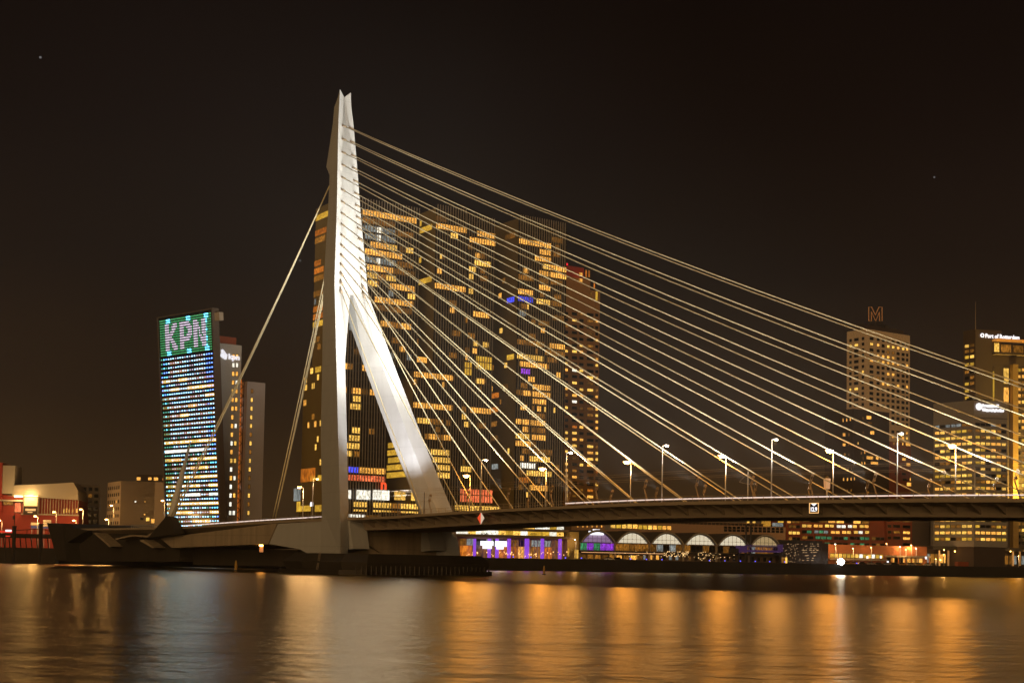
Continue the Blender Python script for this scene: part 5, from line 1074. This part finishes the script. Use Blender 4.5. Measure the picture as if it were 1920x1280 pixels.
# ------------------------------------------------------------------ left bank small things
for i, (x, y, Y, zb) in enumerate(((71, 969, 560, 6), (106, 961, 575, 6), (156, 956, 585, 6), (143, 977, 560, 6), (204, 975, 545, 8), (213, 949, 575, 6), (187, 988, 540, 8), (309, 940, 520, 8), (4, 977, 560, 6))):
    px_lamp(x, y, Y, 'orange street lamp on the left bank, %s' % ('nearest the theatre door', 'before the theatre gallery', 'before the dark brown flats', 'low at the end of the red theatre wall', 'low and bright before the beige cube', 'tall before the side windows of the beige cube', 'lowest between flats and beige cube', 'at the left edge of the lamp-dot tower', 'at the left border of the picture')[i], zb=zb, e=2200 if i in (4, 0, 2) else 1000, lw=.75, col=(1, .55, .18), group='street lamps on the left bank')
for i, (x, y, u) in enumerate(((569, 916, 8), (587, 900, -9))):
    s_, z = Plane(bp(u, 0, 0), VA).hit(x, y); lamp(bp(u, s_, dz(s_)), z-dz(s_)+.4, -UA if i == 0 else UA, ('bright orange deck lamp just left of the near pylon leg', 'taller deck lamp close to the near pylon leg')[i], 'deck lamps behind the pylon', energy=2600, lensw=.8 if i == 0 else .55)
s_, z = Plane(bp(0, 0, 0), VA).hit(586, 945); t = thing('white_light_box', 'square white glowing light box left of the near pylon leg', 'sign', bp(0, s_, dz(s_)))
MB().tube([bp(0, s_, dz(s_)), bp(0, s_, z-.6)], .1, 6).build('post', pole_mat, t); MB().quadbox(bp(-.5, s_-.5, z-.6), UA*.25, VA*1.1, Vector((0, 0, 1.2))).build('box', SIGNW, t)
for i, (x0, x1, y0, y1, lb_) in enumerate(((58, 74, 979, 991, 'grey and blue road sign board before the red theatre base'), (81, 96, 974, 991, 'pale yellow striped sign board beside the wedge-shaped pier'))):
    p_s = Plane(at(x0, 985, 566).xy, (1, .05)); c_ = p_s.hit((x0+x1)/2, y1); t = thing('road_sign_board', lb_, 'sign', p_s.pt(c_[0], 5)); n_ = 2 if i == 0 else 4
    for k in range(n_):
        pb(t, p_s, x0, x1, y0+(y1-y0)*k/n_, y0+(y1-y0)*(k+.8)/n_, 0, .15, 'panel', mat('sign_blue', (.05, .08, .25), .5, var=.2, emit=(.02, .03, .10), es=.5) if (i == 0 and k) or k == 3 else mat('sign_cream', (.6, .5, .3), .5, var=.3, scale=1.5, emit=(.6, .36, .12), es=.55))
    for x in (x0+2, x1-2): MB().tube([p_s.pt(p_s.hit(x, y1)[0], 5, -.1), p_s.pt(p_s.hit(x, y0)[0], p_s.hit(x, y0)[1], -.1)], .1, 5).build('post', pole_mat, t)
# timber jetty and mooring piles
timber = mat('dark_timber', (.035, .027, .02), .8, var=.4, scale=.8)
pj = Plane(at(0, 1055, 515).xy, (1, .02)); jt = thing('timber_jetty', 'dark timber jetty with railing at the left border', 'jetty', pj.pt(8, 0))
J0, J1 = span(pj, -20, 104, 1000); MB().pbox(pj, J0, J1, pj.hit(40, 1008)[1], pj.hit(40, 1000)[1], -5, 0).build('walkway', timber, jt); MB().pbox(pj, J0, J1, -.5, pj.hit(40, 1026)[1], -5, -1).build('pile_wall', timber, jt)
for k in range(12): 
    a = J0 + (J1-J0)*(k+.5)/12; MB().tube([pj.pt(a+.5, pj.hit(40, 1026)[1]-.1, -.5), pj.pt(a, pj.hit(40, 1007.5)[1], -.5)], .2, 6).build('prop', timber, jt)
MB().tube([pj.pt(*pj.hit(30, 993.5), 0), pj.pt(*pj.hit(74, 991), 0), pj.pt(*pj.hit(100, 996), 0)], .12, 5).build('handrail', timber, jt)
for x in (50, 64, 90): MB().tube([pj.pt(*pj.hit(x, 1000.5), 0), pj.pt(*pj.hit(x+1, 992.5), 0)], .1, 5).build('post', timber, jt)
for i, (x, y0, w_, lb_) in enumerate(((27, 988, 5, 'thick dark mooring pile with a signal post at the left border'), (77, 984, 5, 'tall dark mooring pile beside the wedge-shaped pier'))):
    top = at(x, y0, 505); t = thing('mooring_pile', lb_, 'pile', (top.x, top.y, 0)); MB().tube([(top.x, top.y, -1), (top.x, top.y, top.z*.6), (top.x, top.y, top.z)], [.5, .62, .7], 10).build('trunk', timber, t)
    MB().tube([(top.x, top.y, top.z+.02), (top.x, top.y, top.z+.5)], .85, 10).build('cap', timber, t)
    if i == 0: MB().tube([(top.x, top.y, top.z+.5), (top.x, top.y, top.z+5)], .14, 6).build('signal_post', steel_dark, t); MB().box(top.x-.75, top.y-.2, top.z+2.8, top.x-.15, top.y+.2, top.z+4.2).build('signal_box', steel_dark, t)
pz = at(8, 997, 508); t = thing('red_warning_boom', 'red lit warning boom with white lamp at the left border', 'barrier', (pz.x, pz.y, 6)); pbm = Plane(at(-20, 997, 508).xy, (1, .02))
pb(t, pbm, -20, 24, 994, 997, -.2, .2, 'boom', mat('red_light_bar', (.6, .03, .02), .5, var=0, emit=(1, .04, .02), es=.7)); pb(t, pbm, 11, 22, 992.5, 996, .25, .5, 'lamp', SIGNW); pb(t, pbm, 11.5, 19.5, 1003.5, 1005.5, .25, .5, 'red_lamp', MAT['red_light_bar']); MB().tube([pbm.pt(6, 1, 0), pbm.pt(6, pbm.hit(10, 997)[1], 0)], .18, 6).build('post', steel_dark, t)
# navigation marks in the water
for x, y0, y1, Y, lb_ in ((442, 1052, 1070, 392, 'yellow navigation post standing in the water before the tail of the bridge'), (1020, 1062, 1077, 436, 'yellow navigation post in the water right of the pylon pier')):
    b = at(x, y1, Y); h = (y1-y0)*Y/2600; t = thing('navigation_post', lb_, 'buoy', (b.x, b.y, 0)); ym = mat('faded_yellow_paint', (.55, .32, .06), .6, var=.2, scale=1.0)
    MB().tube([(b.x, b.y, -.5), (b.x, b.y, .35)], .55, 10).build('float', steel_dark, t); MB().tube([(b.x, b.y, .36), (b.x, b.y, h*.7), (b.x, b.y, h)], [.38, .36, .22], 10).build('post', ym, t); MB().tube([(b.x, b.y, h), (b.x, b.y, h+.3)], .2, 8).build('top_mark', ym, t)
# lit notice under the tail and railing on the approach
pn_ = Plane(bp(-15, 0, 0), VA); s_, z = pn_.hit(490.5, 1027.5); t = thing('lit_notice_board', 'small orange lit notice board under the tail girder', 'sign', pn_.pt(s_, z-1.2))
MB().pbox(pn_, s_-.85, s_+.85, z-1.05, z+1.05, 0, .12).build('board', mat('notice_orange', (.7, .3, .12), .5, var=.2, emit=(.85, .32, .10), es=.5), t); MB().pbox(pn_, s_-.75, s_+.75, z+.65, z+1.0, .123, .3).build('lamp', LAMP, t); MB().pbox(pn_, s_-.08, s_+.08, z-3.5, z-1.05, 0, .1).build('post', steel_dark, t)
ap = MB(); pj2 = Plane(bp(-14, 0, 0), VA)
for k in range(18):
    x = 246+k*3.6; a, z = pj2.hit(x, 995); ap.tube([pj2.pt(a, z, 0), pj2.pt(a, z+1.9, 0)], .09, 4)
a0, z0 = pj2.hit(246, 984); a1, _ = pj2.hit(307, 984)
for q in (0, -.9, -1.6): ap.tube([pj2.pt(a0, z0+q, 0), pj2.pt(a1, z0+q-.1, 0)], .1, 4)
t = stuff(ap.build('approach_railing', pole_mat, BB))

# thin night haze over the river: lamps and floodlight beams glow in it
hm = bpy.data.materials.new('thin_haze'); hm.use_nodes = True; n = hm.node_tree; n.nodes.remove(n.nodes['Principled BSDF'])
pv = n.nodes.new('ShaderNodeVolumePrincipled'); pv.inputs['Color'].default_value = (.9, .9, .9, 1); pv.inputs['Density'].default_value = .00017; pv.inputs['Anisotropy'].default_value = .35
n.links.new(pv.outputs[0], n.nodes['Material Output'].inputs['Volume'])
hz = stuff(MB().box(-900, -60, -3, 900, 1100, 175).build('haze', hm)); tag(hz, 'thin pale night haze hanging over the river and the quays', 'haze')
SC.cycles.volume_bounces = 0
